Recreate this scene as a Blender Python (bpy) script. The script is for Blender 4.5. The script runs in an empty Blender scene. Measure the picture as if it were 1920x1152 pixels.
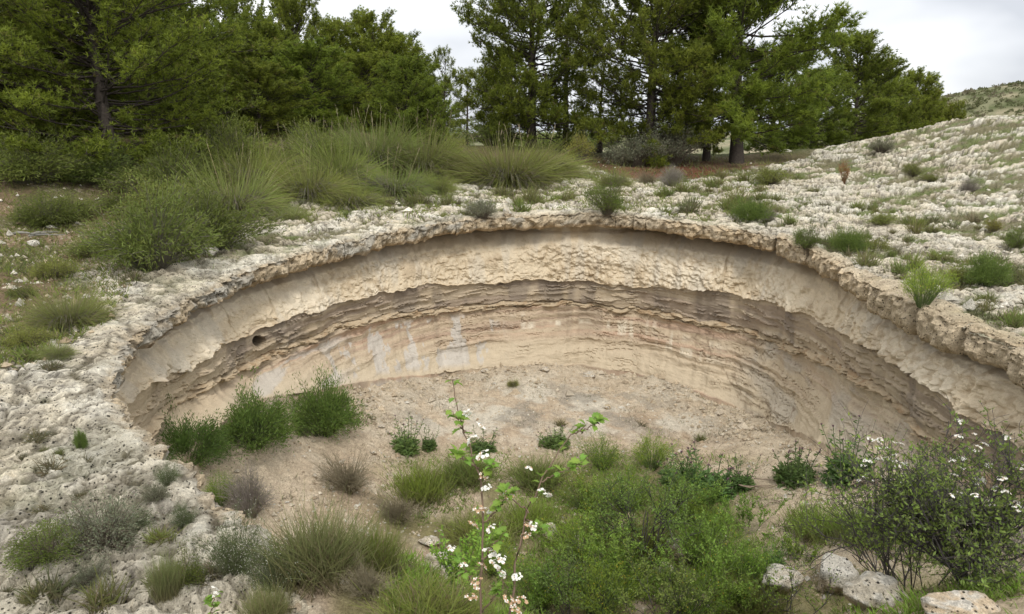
import bpy, math, random
import numpy as np
rng = np.random.default_rng(11)
random.seed(11)
SC = bpy.context.scene
COL = SC.collection

# ------------------------------------------------------------------ camera, sky, sun, exposure
F = 1478.0                     # focal length in pixels of the 1920 px wide photograph
PITCH = math.radians(12.5)
CZ = 2.9
cam_d = bpy.data.cameras.new('camera')
cam = bpy.data.objects.new('camera', cam_d); COL.objects.link(cam)
cam.location = (0, 0, CZ)
cam.rotation_euler = (math.radians(90) - PITCH, 0, 0)
cam_d.sensor_width = 36.0
cam_d.lens = F / 1920 * 36.0
cam_d.clip_start = 0.05
cam_d.clip_end = 8000
SC.camera = cam

SUN_EL, SUN_AZ = math.radians(52), math.radians(170)      # azimuth clockwise from +Y (view direction)
world = bpy.data.worlds.new('World'); SC.world = world
world.use_nodes = True
nt = world.node_tree; nt.nodes.clear()
def wn(t, **kw):
    n = nt.nodes.new(t)
    for k, v in kw.items(): setattr(n, k, v)
    return n
out = wn('ShaderNodeOutputWorld'); bg = wn('ShaderNodeBackground')
sky = wn('ShaderNodeTexSky', sky_type='NISHITA'); sky.sun_disc = False
sky.sun_elevation = SUN_EL; sky.sun_rotation = SUN_AZ
tc = wn('ShaderNodeTexCoord'); mp = wn('ShaderNodeMapping')
mp.inputs['Scale'].default_value = (1.0, 1.0, 2.2)
mp.inputs['Location'].default_value = (0.35, 0.1, 0.2)
n1 = wn('ShaderNodeTexNoise'); n1.inputs['Scale'].default_value = 1.5; n1.inputs['Detail'].default_value = 5; n1.inputs['Roughness'].default_value = 0.5
rp = wn('ShaderNodeValToRGB')
rp.color_ramp.elements[0].position = 0.36; rp.color_ramp.elements[0].color = (0.46, 0.475, 0.51, 1)
rp.color_ramp.elements[1].position = 0.57; rp.color_ramp.elements[1].color = (1.0, 1.0, 1.0, 1)
ml = wn('ShaderNodeVectorMath', operation='SCALE'); ml.inputs['Scale'].default_value = 9.0
mx = wn('ShaderNodeMix', data_type='RGBA'); mx.inputs['Factor'].default_value = 0.93
nt.links.new(tc.outputs['Generated'], mp.inputs['Vector'])
nt.links.new(mp.outputs['Vector'], n1.inputs['Vector'])
dp = wn('ShaderNodeVectorMath', operation='DOT_PRODUCT'); dp.inputs[1].default_value = (math.cos(SUN_EL) * math.sin(SUN_AZ), math.cos(SUN_EL) * math.cos(SUN_AZ), math.sin(SUN_EL))
ma = wn('ShaderNodeMath', operation='MULTIPLY_ADD'); ma.inputs[1].default_value = 0.26
nt.links.new(tc.outputs['Generated'], dp.inputs[0]); nt.links.new(dp.outputs['Value'], ma.inputs[0]); nt.links.new(n1.outputs['Fac'], ma.inputs[2])
nt.links.new(ma.outputs[0], rp.inputs['Fac'])
nt.links.new(rp.outputs['Color'], ml.inputs[0])
nt.links.new(sky.outputs['Color'], mx.inputs['A'])
nt.links.new(ml.outputs['Vector'], mx.inputs['B'])
nt.links.new(mx.outputs['Result'], bg.inputs['Color'])
bg.inputs['Strength'].default_value = 0.1
nt.links.new(bg.outputs['Background'], out.inputs['Surface'])

sun_d = bpy.data.lights.new('sun', 'SUN'); sun_d.energy = 1.3; sun_d.angle = math.radians(14); sun_d.color = (1.0, 0.97, 0.92)
sun = bpy.data.objects.new('sun', sun_d); COL.objects.link(sun)
sd = np.array([math.cos(SUN_EL) * math.sin(SUN_AZ), math.cos(SUN_EL) * math.cos(SUN_AZ), math.sin(SUN_EL)])
from mathutils import Vector
sun.rotation_euler = Vector((-sd[0], -sd[1], -sd[2])).to_track_quat('-Z', 'Y').to_euler()
sun.location = (10, -5, 30)

vs = SC.view_settings
vs.view_transform = 'Standard'; vs.look = 'None'; vs.gamma = 1.0; vs.use_curve_mapping = False
vs.exposure = 0.84
SC.render.engine = 'CYCLES'
SC.cycles.max_bounces = 10; SC.cycles.diffuse_bounces = 8; SC.cycles.transmission_bounces = 8; SC.cycles.transparent_max_bounces = 4

# ------------------------------------------------------------------ noise (numpy)
_T = rng.random((16, 256, 256)).astype(np.float32)
def vnoise(x, y, k=0):
    t = _T[k % 16]
    x = np.asarray(x, np.float64); y = np.asarray(y, np.float64)
    xi = np.floor(x).astype(np.int64); yi = np.floor(y).astype(np.int64)
    fx = (x - xi); fy = (y - yi)
    fx = fx * fx * fx * (fx * (fx * 6 - 15) + 10); fy = fy * fy * fy * (fy * (fy * 6 - 15) + 10)
    x0 = xi & 255; x1 = (xi + 1) & 255; y0 = yi & 255; y1 = (yi + 1) & 255
    return (t[y0, x0] * (1 - fx) + t[y0, x1] * fx) * (1 - fy) + (t[y1, x0] * (1 - fx) + t[y1, x1] * fx) * fy
def fbm(x, y, k=0, o=4, g=0.5):
    a, s, n = 1.0, 0.0, 0.0
    x = np.asarray(x, np.float64); y = np.asarray(y, np.float64)
    for i in range(o):
        x, y = x * 0.819 - y * 0.574 + 7.7, x * 0.574 + y * 0.819 + 3.1
        s = s + a * vnoise(x * 2.03 ** i + 17.3 * i, y * 2.03 ** i + 5.1 * i, k + i); n += a; a *= g
    return s / n                      # 0..1, mean .5
def worley(x, y, k=0):
    x = np.asarray(x, np.float64); y = np.asarray(y, np.float64)
    xi = np.floor(x).astype(np.int64); yi = np.floor(y).astype(np.int64)
    f1 = np.full(x.shape, 9.0); f2 = np.full(x.shape, 9.0)
    ta, tb = _T[k % 16], _T[(k + 5) % 16]
    for dx in (-1, 0, 1):
        for dy in (-1, 0, 1):
            cx = xi + dx; cy = yi + dy
            d = np.hypot(cx + ta[cy & 255, cx & 255] - x, cy + tb[cy & 255, cx & 255] - y)
            m = d < f1
            f2 = np.where(m, f1, np.minimum(f2, d)); f1 = np.where(m, d, f1)
    return f1, f2
def sst(a, b, x):
    t = np.clip((np.asarray(x, float) - a) / (b - a), 0, 1); return t * t * (3 - 2 * t)
def mixc(a, b, f):
    f = np.clip(np.asarray(f), 0, 1)[..., None]; return a * (1 - f) + np.asarray(b) * f

# ------------------------------------------------------------------ mesh helpers
def make_mesh(name, V, quads=None, tris=None, C=None, smooth=True):
    V = np.asarray(V, np.float32).reshape(-1, 3)
    ls, lt, idx = [], [], []
    pos = 0
    for f, n in ((quads, 4), (tris, 3)):
        if f is None or len(f) == 0: continue
        f = np.asarray(f, np.int32).reshape(-1, n)
        idx.append(f.ravel()); ls.append(pos + np.arange(len(f)) * n); lt.append(np.full(len(f), n)); pos += f.size
    idx = np.concatenate(idx); ls = np.concatenate(ls); lt = np.concatenate(lt)
    me = bpy.data.meshes.new(name)
    me.vertices.add(len(V)); me.vertices.foreach_set('co', V.ravel())
    me.loops.add(len(idx)); me.loops.foreach_set('vertex_index', idx.astype(np.int32))
    me.polygons.add(len(ls)); me.polygons.foreach_set('loop_start', ls.astype(np.int32))
    me.polygons.foreach_set('loop_total', lt.astype(np.int32))
    me.polygons.foreach_set('use_smooth', np.full(len(ls), smooth))
    if C is not None:
        at = me.color_attributes.new('Col', 'FLOAT_COLOR', 'POINT')
        c4 = np.ones((len(V), 4), np.float32); c4[:, :3] = C
        at.data.foreach_set('color', c4.ravel())
    me.update(calc_edges=True)
    return me
def tag(o, label=None, cat=None, group=None, kind=None):
    if label: o['label'] = label
    if cat: o['category'] = cat
    if group: o['group'] = group
    if kind: o['kind'] = kind
    return o
def obj(name, me, mat=None, parent=None, loc=None, rz=None):
    if mat is not None and len(me.materials) == 0: me.materials.append(mat)
    o = bpy.data.objects.new(name, me); COL.objects.link(o)
    if parent is not None: o.parent = parent
    if loc is not None: o.location = loc
    if rz is not None: o.rotation_euler = (0, 0, rz)
    return o
def empty(name, loc, rz=0.0, sc=1.0):
    o = bpy.data.objects.new(name, None); COL.objects.link(o)
    o.location = loc; o.rotation_euler = (0, 0, rz); o.scale = (sc, sc, sc) if np.isscalar(sc) else sc
    o.empty_display_size = 0.1
    return o
class MB:
    def __init__(s): s.v = []; s.q = []; s.t = []; s.c = []; s.n = 0
    def add(s, V, C, quads=None, tris=None):
        V = np.asarray(V, float).reshape(-1, 3)
        C = np.broadcast_to(np.asarray(C, float), (len(V), 3)) if np.ndim(C) < 2 else np.asarray(C).reshape(-1, 3)
        s.v.append(V); s.c.append(C)
        if quads is not None: s.q.append(np.asarray(quads).reshape(-1, 4) + s.n)
        if tris is not None: s.t.append(np.asarray(tris).reshape(-1, 3) + s.n)
        s.n += len(V); return s
    def mesh(s, name, smooth=True):
        return make_mesh(name, np.concatenate(s.v), np.concatenate(s.q) if s.q else None, np.concatenate(s.t) if s.t else None, np.concatenate(s.c), smooth)
def nrm(a):
    return a / (np.linalg.norm(a, axis=-1, keepdims=True) + 1e-9)
def blades(mb, base, d, L, w, droop, c0, c1, seg=3, tip=0.12):
    """n thin curved ribbons; colours run from c0 at the foot to c1 at the tip"""
    n = len(base); d = nrm(np.asarray(d, float))
    L = np.broadcast_to(L, (n,)); w = np.broadcast_to(w, (n,)); droop = np.broadcast_to(droop, (n,))
    side = nrm(np.cross(d, rng.normal(size=(n, 3))))
    t = np.linspace(0, 1, seg + 1)
    P = base[:, None] + d[:, None] * (L[:, None] * t)[..., None]
    P[..., 2] -= (droop * L)[:, None] * t ** 2
    wd = (w[:, None] * (1 - (1 - tip) * t ** 1.6))[..., None] * side[:, None] * 0.5
    V = np.stack([P - wd, P + wd], 2)
    c0 = np.broadcast_to(c0, (n, 3)); c1 = np.broadcast_to(c1, (n, 3))
    C = c0[:, None] * (1 - t)[None, :, None] + c1[:, None] * t[None, :, None]
    C = np.repeat(C[:, :, None], 2, 2)
    k = np.arange(n)[:, None] * (seg + 1) * 2 + np.arange(seg)[None] * 2
    q = np.stack([k, k + 1, k + 3, k + 2], -1)
    mb.add(V.reshape(-1, 3), C.reshape(-1, 3), q.reshape(-1, 4))
def needles(mb, base, d, L, w, c0, c1):
    n = len(base); d = nrm(d); side = nrm(np.cross(d, rng.normal(size=(n, 3))))
    L = np.broadcast_to(L, (n,))[:, None]; w = np.broadcast_to(w, (n,))[:, None]
    V = np.stack([base - side * w / 2, base + side * w / 2, base + d * L], 1)
    c0 = np.broadcast_to(c0, (n, 3)); c1 = np.broadcast_to(c1, (n, 3))
    C = np.stack([c0, c0, c1], 1)
    mb.add(V.reshape(-1, 3), C.reshape(-1, 3), None, np.arange(n * 3).reshape(-1, 3))
def leaves(mb, base, d, L, w, c):
    """folded rhombus leaves: two triangles each"""
    n = len(base); d = nrm(d); r = nrm(rng.normal(size=(n, 3))); s = nrm(np.cross(d, r)); u = np.cross(s, d)
    L = np.broadcast_to(L, (n,))[:, None]; w = np.broadcast_to(w, (n,))[:, None]
    m = base + d * L * 0.5
    V = np.stack([base, m + s * w / 2 + u * w * .18, base + d * L, m - s * w / 2 + u * w * .18], 1)
    c = np.broadcast_to(c, (n, 3)); C = np.repeat(c[:, None], 4, 1)
    mb.add(V.reshape(-1, 3), C.reshape(-1, 3), np.arange(n * 4).reshape(-1, 4))
def tubes(mb, P, R, C, sides=4):
    """P (n,k,3) polylines with radii R (n,k)"""
    P = np.asarray(P, float); n, k = P.shape[:2]
    R = np.broadcast_to(R, (n, k))
    T = np.empty_like(P); T[:, 1:-1] = P[:, 2:] - P[:, :-2]; T[:, 0] = P[:, 1] - P[:, 0]; T[:, -1] = P[:, -1] - P[:, -2]
    T = nrm(T)
    ref = np.where(np.abs(T[..., 2:3]) > 0.9, np.array([1.0, 0.13, 0]), np.array([0.1, 0, 1.0]))
    A = nrm(np.cross(T, ref)); Bv = np.cross(T, A)
    a = np.arange(sides) / sides * 2 * math.pi
    V = P[:, :, None] + R[..., None, None] * (A[:, :, None] * np.cos(a)[:, None] + Bv[:, :, None] * np.sin(a)[:, None])
    i = np.arange(n)[:, None, None] * k * sides + np.arange(k - 1)[None, :, None] * sides
    j = np.arange(sides)[None, None]; j2 = (j + 1) % sides
    q = np.stack(np.broadcast_arrays(i + j, i + j2, i + sides + j2, i + sides + j), -1)
    C = np.asarray(C, float)
    Cv = np.broadcast_to(C, (n, k, sides, 3)) if C.ndim == 1 else np.broadcast_to(C[:, :, None], (n, k, sides, 3))
    mb.add(V.reshape(-1, 3), Cv.reshape(-1, 3), q.reshape(-1, 4))

# ------------------------------------------------------------------ materials
def mat_attr(name, rough=0.9, grain=((40.0, 0.25),), bump=(60.0, 0.3, 0.01), transl=0.0, vary=0.0, spec=0.2, pits=False):
    m = bpy.data.materials.new(name); m.use_nodes = True
    t = m.node_tree; N = t.nodes; L = t.links
    p = N['Principled BSDF']; o = N['Material Output']
    p.inputs['Roughness'].default_value = rough; p.inputs['Specular IOR Level'].default_value = spec
    at = N.new('ShaderNodeAttribute'); at.attribute_name = 'Col'
    c = at.outputs['Color']
    tx = N.new('ShaderNodeTexCoord')
    for sc, am in grain:
        no = N.new('ShaderNodeTexNoise'); no.inputs['Scale'].default_value = sc; no.inputs['Detail'].default_value = 4
        no.inputs['Roughness'].default_value = 0.65
        L.new(tx.outputs['Object'], no.inputs['Vector'])
        mr = N.new('ShaderNodeMapRange'); mr.inputs['From Min'].default_value = 0.3; mr.inputs['From Max'].default_value = 0.7
        mr.inputs['To Min'].default_value = 1 - am; mr.inputs['To Max'].default_value = 1 + am
        L.new(no.outputs['Fac'], mr.inputs['Value'])
        vm = N.new('ShaderNodeVectorMath'); vm.operation = 'SCALE'
        L.new(c, vm.inputs[0]); L.new(mr.outputs['Result'], vm.inputs['Scale']); c = vm.outputs['Vector']
    if pits:      # small solution pits, black inside
        vo = N.new('ShaderNodeTexVoronoi'); vo.inputs['Scale'].default_value = 30.0; vo.inputs['Randomness'].default_value = 1.0
        L.new(tx.outputs['Object'], vo.inputs['Vector'])
        no = N.new('ShaderNodeTexNoise'); no.inputs['Scale'].default_value = 11.0; no.inputs['Detail'].default_value = 3; L.new(tx.outputs['Object'], no.inputs['Vector'])
        ad = N.new('ShaderNodeMath'); ad.operation = 'MULTIPLY_ADD'; ad.inputs[1].default_value = -0.75; L.new(no.outputs['Fac'], ad.inputs[0])
        L.new(vo.outputs['Distance'], ad.inputs[2])
        mr = N.new('ShaderNodeMapRange'); mr.inputs['From Min'].default_value = -0.24; mr.inputs['From Max'].default_value = -0.11
        mr.inputs['To Min'].default_value = 0.15; mr.inputs['To Max'].default_value = 1.0
        L.new(ad.outputs[0], mr.inputs['Value'])
        vm = N.new('ShaderNodeVectorMath'); vm.operation = 'SCALE'
        L.new(c, vm.inputs[0]); L.new(mr.outputs['Result'], vm.inputs['Scale']); c = vm.outputs['Vector']
    if vary:
        oi = N.new('ShaderNodeObjectInfo'); hs = N.new('ShaderNodeHueSaturation')
        a = N.new('ShaderNodeMapRange'); a.inputs['To Min'].default_value = 1 - vary; a.inputs['To Max'].default_value = 1 + vary
        b = N.new('ShaderNodeMapRange'); b.inputs['To Min'].default_value = 0.5 - vary * .09; b.inputs['To Max'].default_value = 0.5 + vary * .09
        mt = N.new('ShaderNodeMath'); mt.operation = 'FRACT'; mm = N.new('ShaderNodeMath'); mm.operation = 'MULTIPLY'; mm.inputs[1].default_value = 7.31
        L.new(oi.outputs['Random'], a.inputs['Value']); L.new(oi.outputs['Random'], mm.inputs[0]); L.new(mm.outputs[0], mt.inputs[0]); L.new(mt.outputs[0], b.inputs['Value'])
        L.new(c, hs.inputs['Color']); L.new(a.outputs['Result'], hs.inputs['Value']); L.new(b.outputs['Result'], hs.inputs['Hue']); c = hs.outputs['Color']
    L.new(c, p.inputs['Base Color'])
    if bump:
        no = N.new('ShaderNodeTexNoise'); no.inputs['Scale'].default_value = bump[0]; no.inputs['Detail'].default_value = 5; no.inputs['Roughness'].default_value = 0.7
        L.new(tx.outputs['Object'], no.inputs['Vector'])
        bp = N.new('ShaderNodeBump'); bp.inputs['Strength'].default_value = bump[1]; bp.inputs['Distance'].default_value = bump[2]
        L.new(no.outputs['Fac'], bp.inputs['Height']); L.new(bp.outputs['Normal'], p.inputs['Normal'])
    if transl:
        tr = N.new('ShaderNodeBsdfTranslucent'); mxs = N.new('ShaderNodeMixShader'); mxs.inputs['Fac'].default_value = transl
        L.new(c, tr.inputs['Color']); L.new(p.outputs[0], mxs.inputs[1]); L.new(tr.outputs[0], mxs.inputs[2]); L.new(mxs.outputs[0], o.inputs['Surface'])
    return m
M_ROCK = mat_attr('weathered_limestone', 0.95, ((7.0, 0.12), (30.0, 0.24), (95.0, 0.25)), (30.0, 1.0, 0.05), spec=0.1, pits=True)
M_WALL = mat_attr('bedded_marl', 0.95, ((7.0, 0.06), (60.0, 0.12)), (55.0, 0.55, 0.012), spec=0.1)
M_SOIL = mat_attr('stony_soil', 1.0, ((5.0, .10), (18.0, 0.2), (60.0, 0.3)), (40.0, 1.0, 0.03), spec=0.05)
M_BARK = mat_attr('pine_bark', 0.95, ((14.0, 0.3),), (30.0, 0.8, 0.03), spec=0.1)
M_LEAF = mat_attr('foliage', 0.6, ((1.6, 0.16),), None, transl=0.4, vary=0.16, spec=0.25)
M_PINE = mat_attr('pine_needles', 0.55, ((0.9, 0.2),), None, transl=0.42, vary=0.14, spec=0.25)
M_TWIG = mat_attr('dry_twigs', 0.9, ((20.0, 0.2),), None, vary=0.1, spec=0.1)
M_PETAL = mat_attr('petals', 0.7, ((60.0, 0.05),), None, transl=0.25, spec=0.2)
M_DARK = mat_attr('burrow_soil', 1.0, ((30.0, 0.2),), None, spec=0.0)

# ------------------------------------------------------------------ geometry of the pit
fwd = np.array([0, math.cos(PITCH), -math.sin(PITCH)]); upv = np.array([0, math.sin(PITCH), math.cos(PITCH)])
BT = math.tan(math.radians(4.5))                       # the rim plane rises gently away from the camera
def rays(px, py):
    px = np.asarray(px, float); py = np.asarray(py, float)
    a = (576 - py) / F
    return np.stack([(px - 960) / F, fwd[1] + upv[1] * a, fwd[2] + upv[2] * a], -1)
def project(X, Y, Z):
    z = Z - CZ; dep = Y * fwd[1] + z * fwd[2]; u = Y * upv[1] + z * upv[2]
    return 960 + F * X / dep, 576 - F * u / dep
def on_plane(px, py):
    d = rays(px, py); t = CZ / (BT * d[..., 1] - d[..., 2]); p = d * t[..., None]; p[..., 2] += CZ; return p
RIM_PX = [(470,970),(430,955),(385,930),(362,880),(300,850),(270,805),(228,758),(214,725),(216,690),(250,635),(300,592),(400,540),(450,512),(540,485),(600,466),(700,440),(800,420),(900,407),(1000,404),(1100,400),(1180,404),(1250,411),(1340,424),(1400,432),(1470,450),(1560,490),(1610,520),(1680,548),(1750,590),(1840,630),(1920,660)]
rim = [tuple(on_plane(*p)[:2]) for p in RIM_PX] + [(5.4, 6.6), (5.1, 5.6), (4.5, 4.7), (3.6, 3.9), (2.2, 3.3), (0.8, 3.2), (-0.4, 3.6), (-1.3, 4.3)]
rim = np.array(rim)
CX, CY = 0.6, 9.0
def phi_r(x, y):
    x = np.asarray(x, float) - CX; y = np.asarray(y, float) - CY
    return (-90.0 - np.degrees(np.arctan2(y, x))) % 360.0, np.hypot(x, y)
_rp, _rr = phi_r(rim[:, 0], rim[:, 1])
_o = np.argsort(_rp); _rp, _rr = _rp[_o], _rr[_o]
_pf = np.linspace(0, 360, 1441)
_rf = np.interp(_pf, _rp, _rr, period=360)
_ker = np.hanning(13); _ker /= _ker.sum()
_rf = np.convolve(np.concatenate([_rf[-7:-1], _rf, _rf[1:7]]), _ker, 'same')[6:-6]
_jag = (fbm(_pf / 360 * 64, 0 * _pf + 3.3, 2, 4, 0.6) - 0.5) * 0.26 * sst(8, 25, _pf) * sst(352, 335, _pf)
_rf = _rf + _jag; _rf[-1] = _rf[0]
def Rim(p): return np.interp(np.asarray(p) % 360, _pf, _rf)
def polar(p, r):
    th = np.radians(-90.0 - np.asarray(p)); return CX + r * np.cos(th), CY + r * np.sin(th)
WALL0, WALL1 = 24.0, 318.0
def wallness(p):
    p = np.asarray(p) % 360
    return sst(20, 33, p) * sst(330, 305, p)
# smooth ground outside the pit
def Hbase(x, y):
    x = np.asarray(x, float); y = np.asarray(y, float)
    p, r = phi_r(x, y); t = r - Rim(p)
    z = BT * np.minimum(y, 27) - 0.045 * np.clip(y - 29, 0, 60) * (1 + 0.4 * sst(0, 12, x))
    z = z + 1.2 * sst(3.8, 0.0, y) + 0.03 * np.clip(-y, 0, 20)
    z = z + 0.95 * sst(1.8, 8.5, t) * sst(-1.5, -6.0, x) * sst(40, 20, y)
    z = z + 0.30 * sst(2.5, 6.0, t) * sst(5, -1, x) * sst(-8, -2, x) * sst(8, 14, y)
    ridge = 0.023 * np.clip(x - 7, 0, 30) ** 2
    ridge = np.minimum(ridge, 1.3 + 0.05 * np.clip(x - 14, 0, 40)) * sst(34, 25, y)
    z = z + ridge
    z = z + 14.5 * np.exp(-((y - 150) / 62.0) ** 2) * sst(22, 105, x) - 1.0 * sst(60, 300, y)
    z = z - 0.5 * sst(0.9, 0.0, np.hypot(x - 3.9, y - 18.6) / 1.3) * 0
    return z
def terr(v, n, k=0.6):
    f = v * n; i = np.floor(f); q = f - i
    return (i + sst(0.5 - k / 2, 0.5 + k / 2, q)) / n
# boundary between bare rock and soil, as distance outside the rim
SOIL_PX = [(-300,760),(0,690),(130,620),(200,560),(240,520),(350,480),(480,412),(560,388),(640,380),(750,350),(860,342),(1000,332),(1100,332),(1180,345),(1290,342),(1400,322),(1500,306)]
_sp = np.array([on_plane(*p)[:2] for p in SOIL_PX]); _sphi, _sr = phi_r(_sp[:, 0], _sp[:, 1]); _st = _sr - Rim(_sphi)
_oo = np.argsort(_sphi)
def soil_t(p):
    return np.interp(p, np.concatenate([[0], _sphi[_oo], [_sphi.max() + 4, 360]]), np.concatenate([[6.0], _st[_oo], [22.0, 26.0]]))
def ground_fields(x, y, fine=True):
    """full height and albedo of the ground outside the pit"""
    p, r = phi_r(x, y); t = r - Rim(p)
    n_big = fbm(x / 1.5, y / 1.5, 1, 3); tone_ = fbm(x / 0.7, y / 0.7, 10, 3)
    wob = (fbm(x / 0.9, y / 0.9, 4, 3) - 0.5) * 2.2
    rock = sst(0.55, -0.35, t - soil_t(p) + wob - .45)
    far = sst(26, 32, y)
    rock = rock * (1 - far)
    f1, f2 = worley(x / 0.62 + 0.35 * vnoise(x * 3, y * 3, 8), y / 0.62 + 0.35 * vnoise(x * 3, y * 3, 9), 3)
    pil = 1 - np.clip(f1, 0, 1) ** 1.6
    g1, g2 = worley(x / 0.21 + .3 * vnoise(x * 8, y * 8, 3), y / 0.21 + .3 * vnoise(x * 8, y * 8, 5), 6)
    pil2 = 1 - np.clip(g1, 0, 1) ** 1.5
    n3 = fbm(x / 0.11, y / 0.11, 5, 3)
    nm = fbm(x / 0.75, y / 0.45, 7, 4, 0.55)
    stp = terr(nm * 0.6 + n_big * 0.4 + 0.03 * (n3 - .5), 9, 0.55)
    bil = 1 - 2 * np.abs(fbm(x / .36, y / .36, 6, 4, .6) - .5)
    k1, k2 = worley(x / 0.78 + .5 * vnoise(x * 4, y * 4, 2) + .2 * vnoise(x * 13, y * 13, 4), y / 0.46 + .5 * vnoise(x * 4, y * 4, 12) + .2 * vnoise(x * 13, y * 13, 6), 10)
    gap = sst(0.20, 0.05, k2 - k1) * sst(.30, .55, vnoise(x / 1.1, y / 1.1, 15) + .12 * sst(2, 6, x))
    plate = sst(0.0, 0.34, k2 - k1)
    farr = sst(6, 10, np.hypot(x, y))
    h_rock = 0.045 * plate - .03 * gap + (0.14 - .05 * farr) * (stp - 0.5) + (0.015 - .008 * farr) * pil + (0.018 - .010 * farr) * pil2 - (.10 - .07 * farr) * sst(.80, 1.0, bil) * sst(.35, .6, n_big + .3 * (tone_ - .5)) 
    ck3 = sst(.955, .985, bil)
    crack = sst(0.10, 0.02, f2 - f1) * sst(0.40, 0.55, n_big)
    crack2 = sst(0.12, 0.03, g2 - g1) * sst(0.45, 0.6, nm)
    h_rock = h_rock - 0.06 * crack - 0.018 * crack2
    w1, _ = worley(x / 0.075, y / 0.075, 9)
    pm = vnoise(x / 0.4, y / 0.4, 11)
    pit = sst(0.30, 0.16, w1) * sst(0.42, 0.62, pm)
    h_rock = h_rock - 0.014 * pit
    # earth collects in the low places of the rock
    low = .85 * gap * (.35 + .65 * farr) + sst(0.51, 0.42, stp + 0.22 * (n3 - 0.5) + .10 * (nm - .5)) + 0.75 * crack * sst(.5, .75, vnoise(x / .8, y / .8, 13))
    nearl = sst(14, 11.0, y) * sst(-.5, -1.5, x)
    low = np.clip(low, 0, 1) * (1 - .72 * nearl) * sst(.0, .9, t + .3 * vnoise(x / .3, y / .3, 2))
    h_soil = 0.16 * (n_big - 0.5) + 0.05 * (n3 - 0.5) + 0.05 * (nm - .5)
    h_rock = h_rock * (1 - .30 * sst(11, 8, y)) * (.35 + .65 * sst(.1, 1.2, t))
    h_rock = h_rock + (0.042 - .020 * farr) * (n3 - 0.5) - (0.07 - .045 * farr) * sst(.86, 1.0, 1 - 2 * np.abs(fbm(x / .16, y / .16, 2, 4, .6) - .5)) + (.022 - .018 * farr) * (vnoise(x / .045, y / .045, 3) - .5)
    h = h_rock * rock + h_soil * (1 - rock) - 0.03 * low * rock
    z = Hbase(x, y) + h * np.clip(1 - sst(60, 200, y), 0.2, 1)
    # albedo
    c = np.ones(np.shape(x) + (3,)) * np.array([0.64, 0.575, 0.445])
    tone = tone_
    c = mixc(c, [0.70, 0.655, 0.545], sst(0.5, 0.68, tone))
    c = mixc(c, [0.52, 0.45, 0.335], sst(0.46, 0.33, tone) * 0.7)
    c = mixc(c, [0.57, 0.525, 0.43], sst(.50, .62, fbm(x / 2.6, y / 2.6, 8, 3)) * .6)
    c = mixc(c, [0.38, 0.37, 0.34], sst(0.56, 0.72, fbm(x / 0.16, y / 0.16, 12, 3)) * 0.32)
    c = mixc(c, [0.30, 0.27, 0.22], sst(0.60, 0.35, n3) * sst(.40, .6, pm) * 0.6)
    c = mixc(c, [0.10, 0.09, 0.075], pit * 0.85)
    c = mixc(c, [0.14, 0.12, 0.085], np.clip(gap * .55 + crack * 0.75 + crack2 * 0.5 + ck3 * .6, 0, 1))
    gr = vnoise(x / 0.33, y / 0.33, 14)
    moss = mixc(np.ones(np.shape(x) + (3,)) * np.array([0.155, 0.14, 0.075]), [0.12, 0.145, 0.045], sst(.4, .6, gr))
    c = mixc(c, moss, low * 0.92)
    s = np.ones(np.shape(x) + (3,)) * np.array([0.25, 0.18, 0.115])
    s = mixc(s, [0.20, 0.145, 0.09], sst(0.45, 0.62, n_big))
    s = mixc(s, [0.12, 0.12, 0.05], sst(0.50, 0.62, fbm(x / 1.1, y / 1.1, 6, 4)) * 0.85)
    st = sst(0.34, 0.24, worley(x / 0.17, y / 0.17, 2)[0]) * sst(.45, .6, vnoise(x / 1.3, y / 1.3, 3))
    s = mixc(s, [0.46, 0.39, 0.29], st * 0.55)
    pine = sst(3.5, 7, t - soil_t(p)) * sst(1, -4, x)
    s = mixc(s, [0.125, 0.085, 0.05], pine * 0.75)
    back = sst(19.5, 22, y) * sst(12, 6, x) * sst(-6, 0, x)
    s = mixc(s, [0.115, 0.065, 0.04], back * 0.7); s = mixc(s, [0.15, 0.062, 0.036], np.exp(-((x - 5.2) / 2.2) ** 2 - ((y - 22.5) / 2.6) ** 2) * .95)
    fl = sst(24, 29, y)
    s = mixc(s, mixc(np.ones(np.shape(x) + (3,)) * np.array([0.095, 0.105, 0.045]), [0.20, 0.17, 0.10], sst(.5, .7, fbm(x / 2.2, y / 2.2, 9, 4))), fl)
    hill = sst(45, 70, y)
    hn = fbm(x / 7, y / 7, 5, 5, 0.6)
    hc = mixc(np.ones(np.shape(x) + (3,)) * np.array([0.17, 0.17, 0.095]), [0.29, 0.25, 0.165], sst(0.50, 0.66, hn))
    hc = mixc(hc, [0.085, 0.10, 0.04], sst(0.46, 0.38, hn))
    s = mixc(s, hc, hill)
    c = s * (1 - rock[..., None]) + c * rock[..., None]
    return z, c, rock, low
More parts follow.
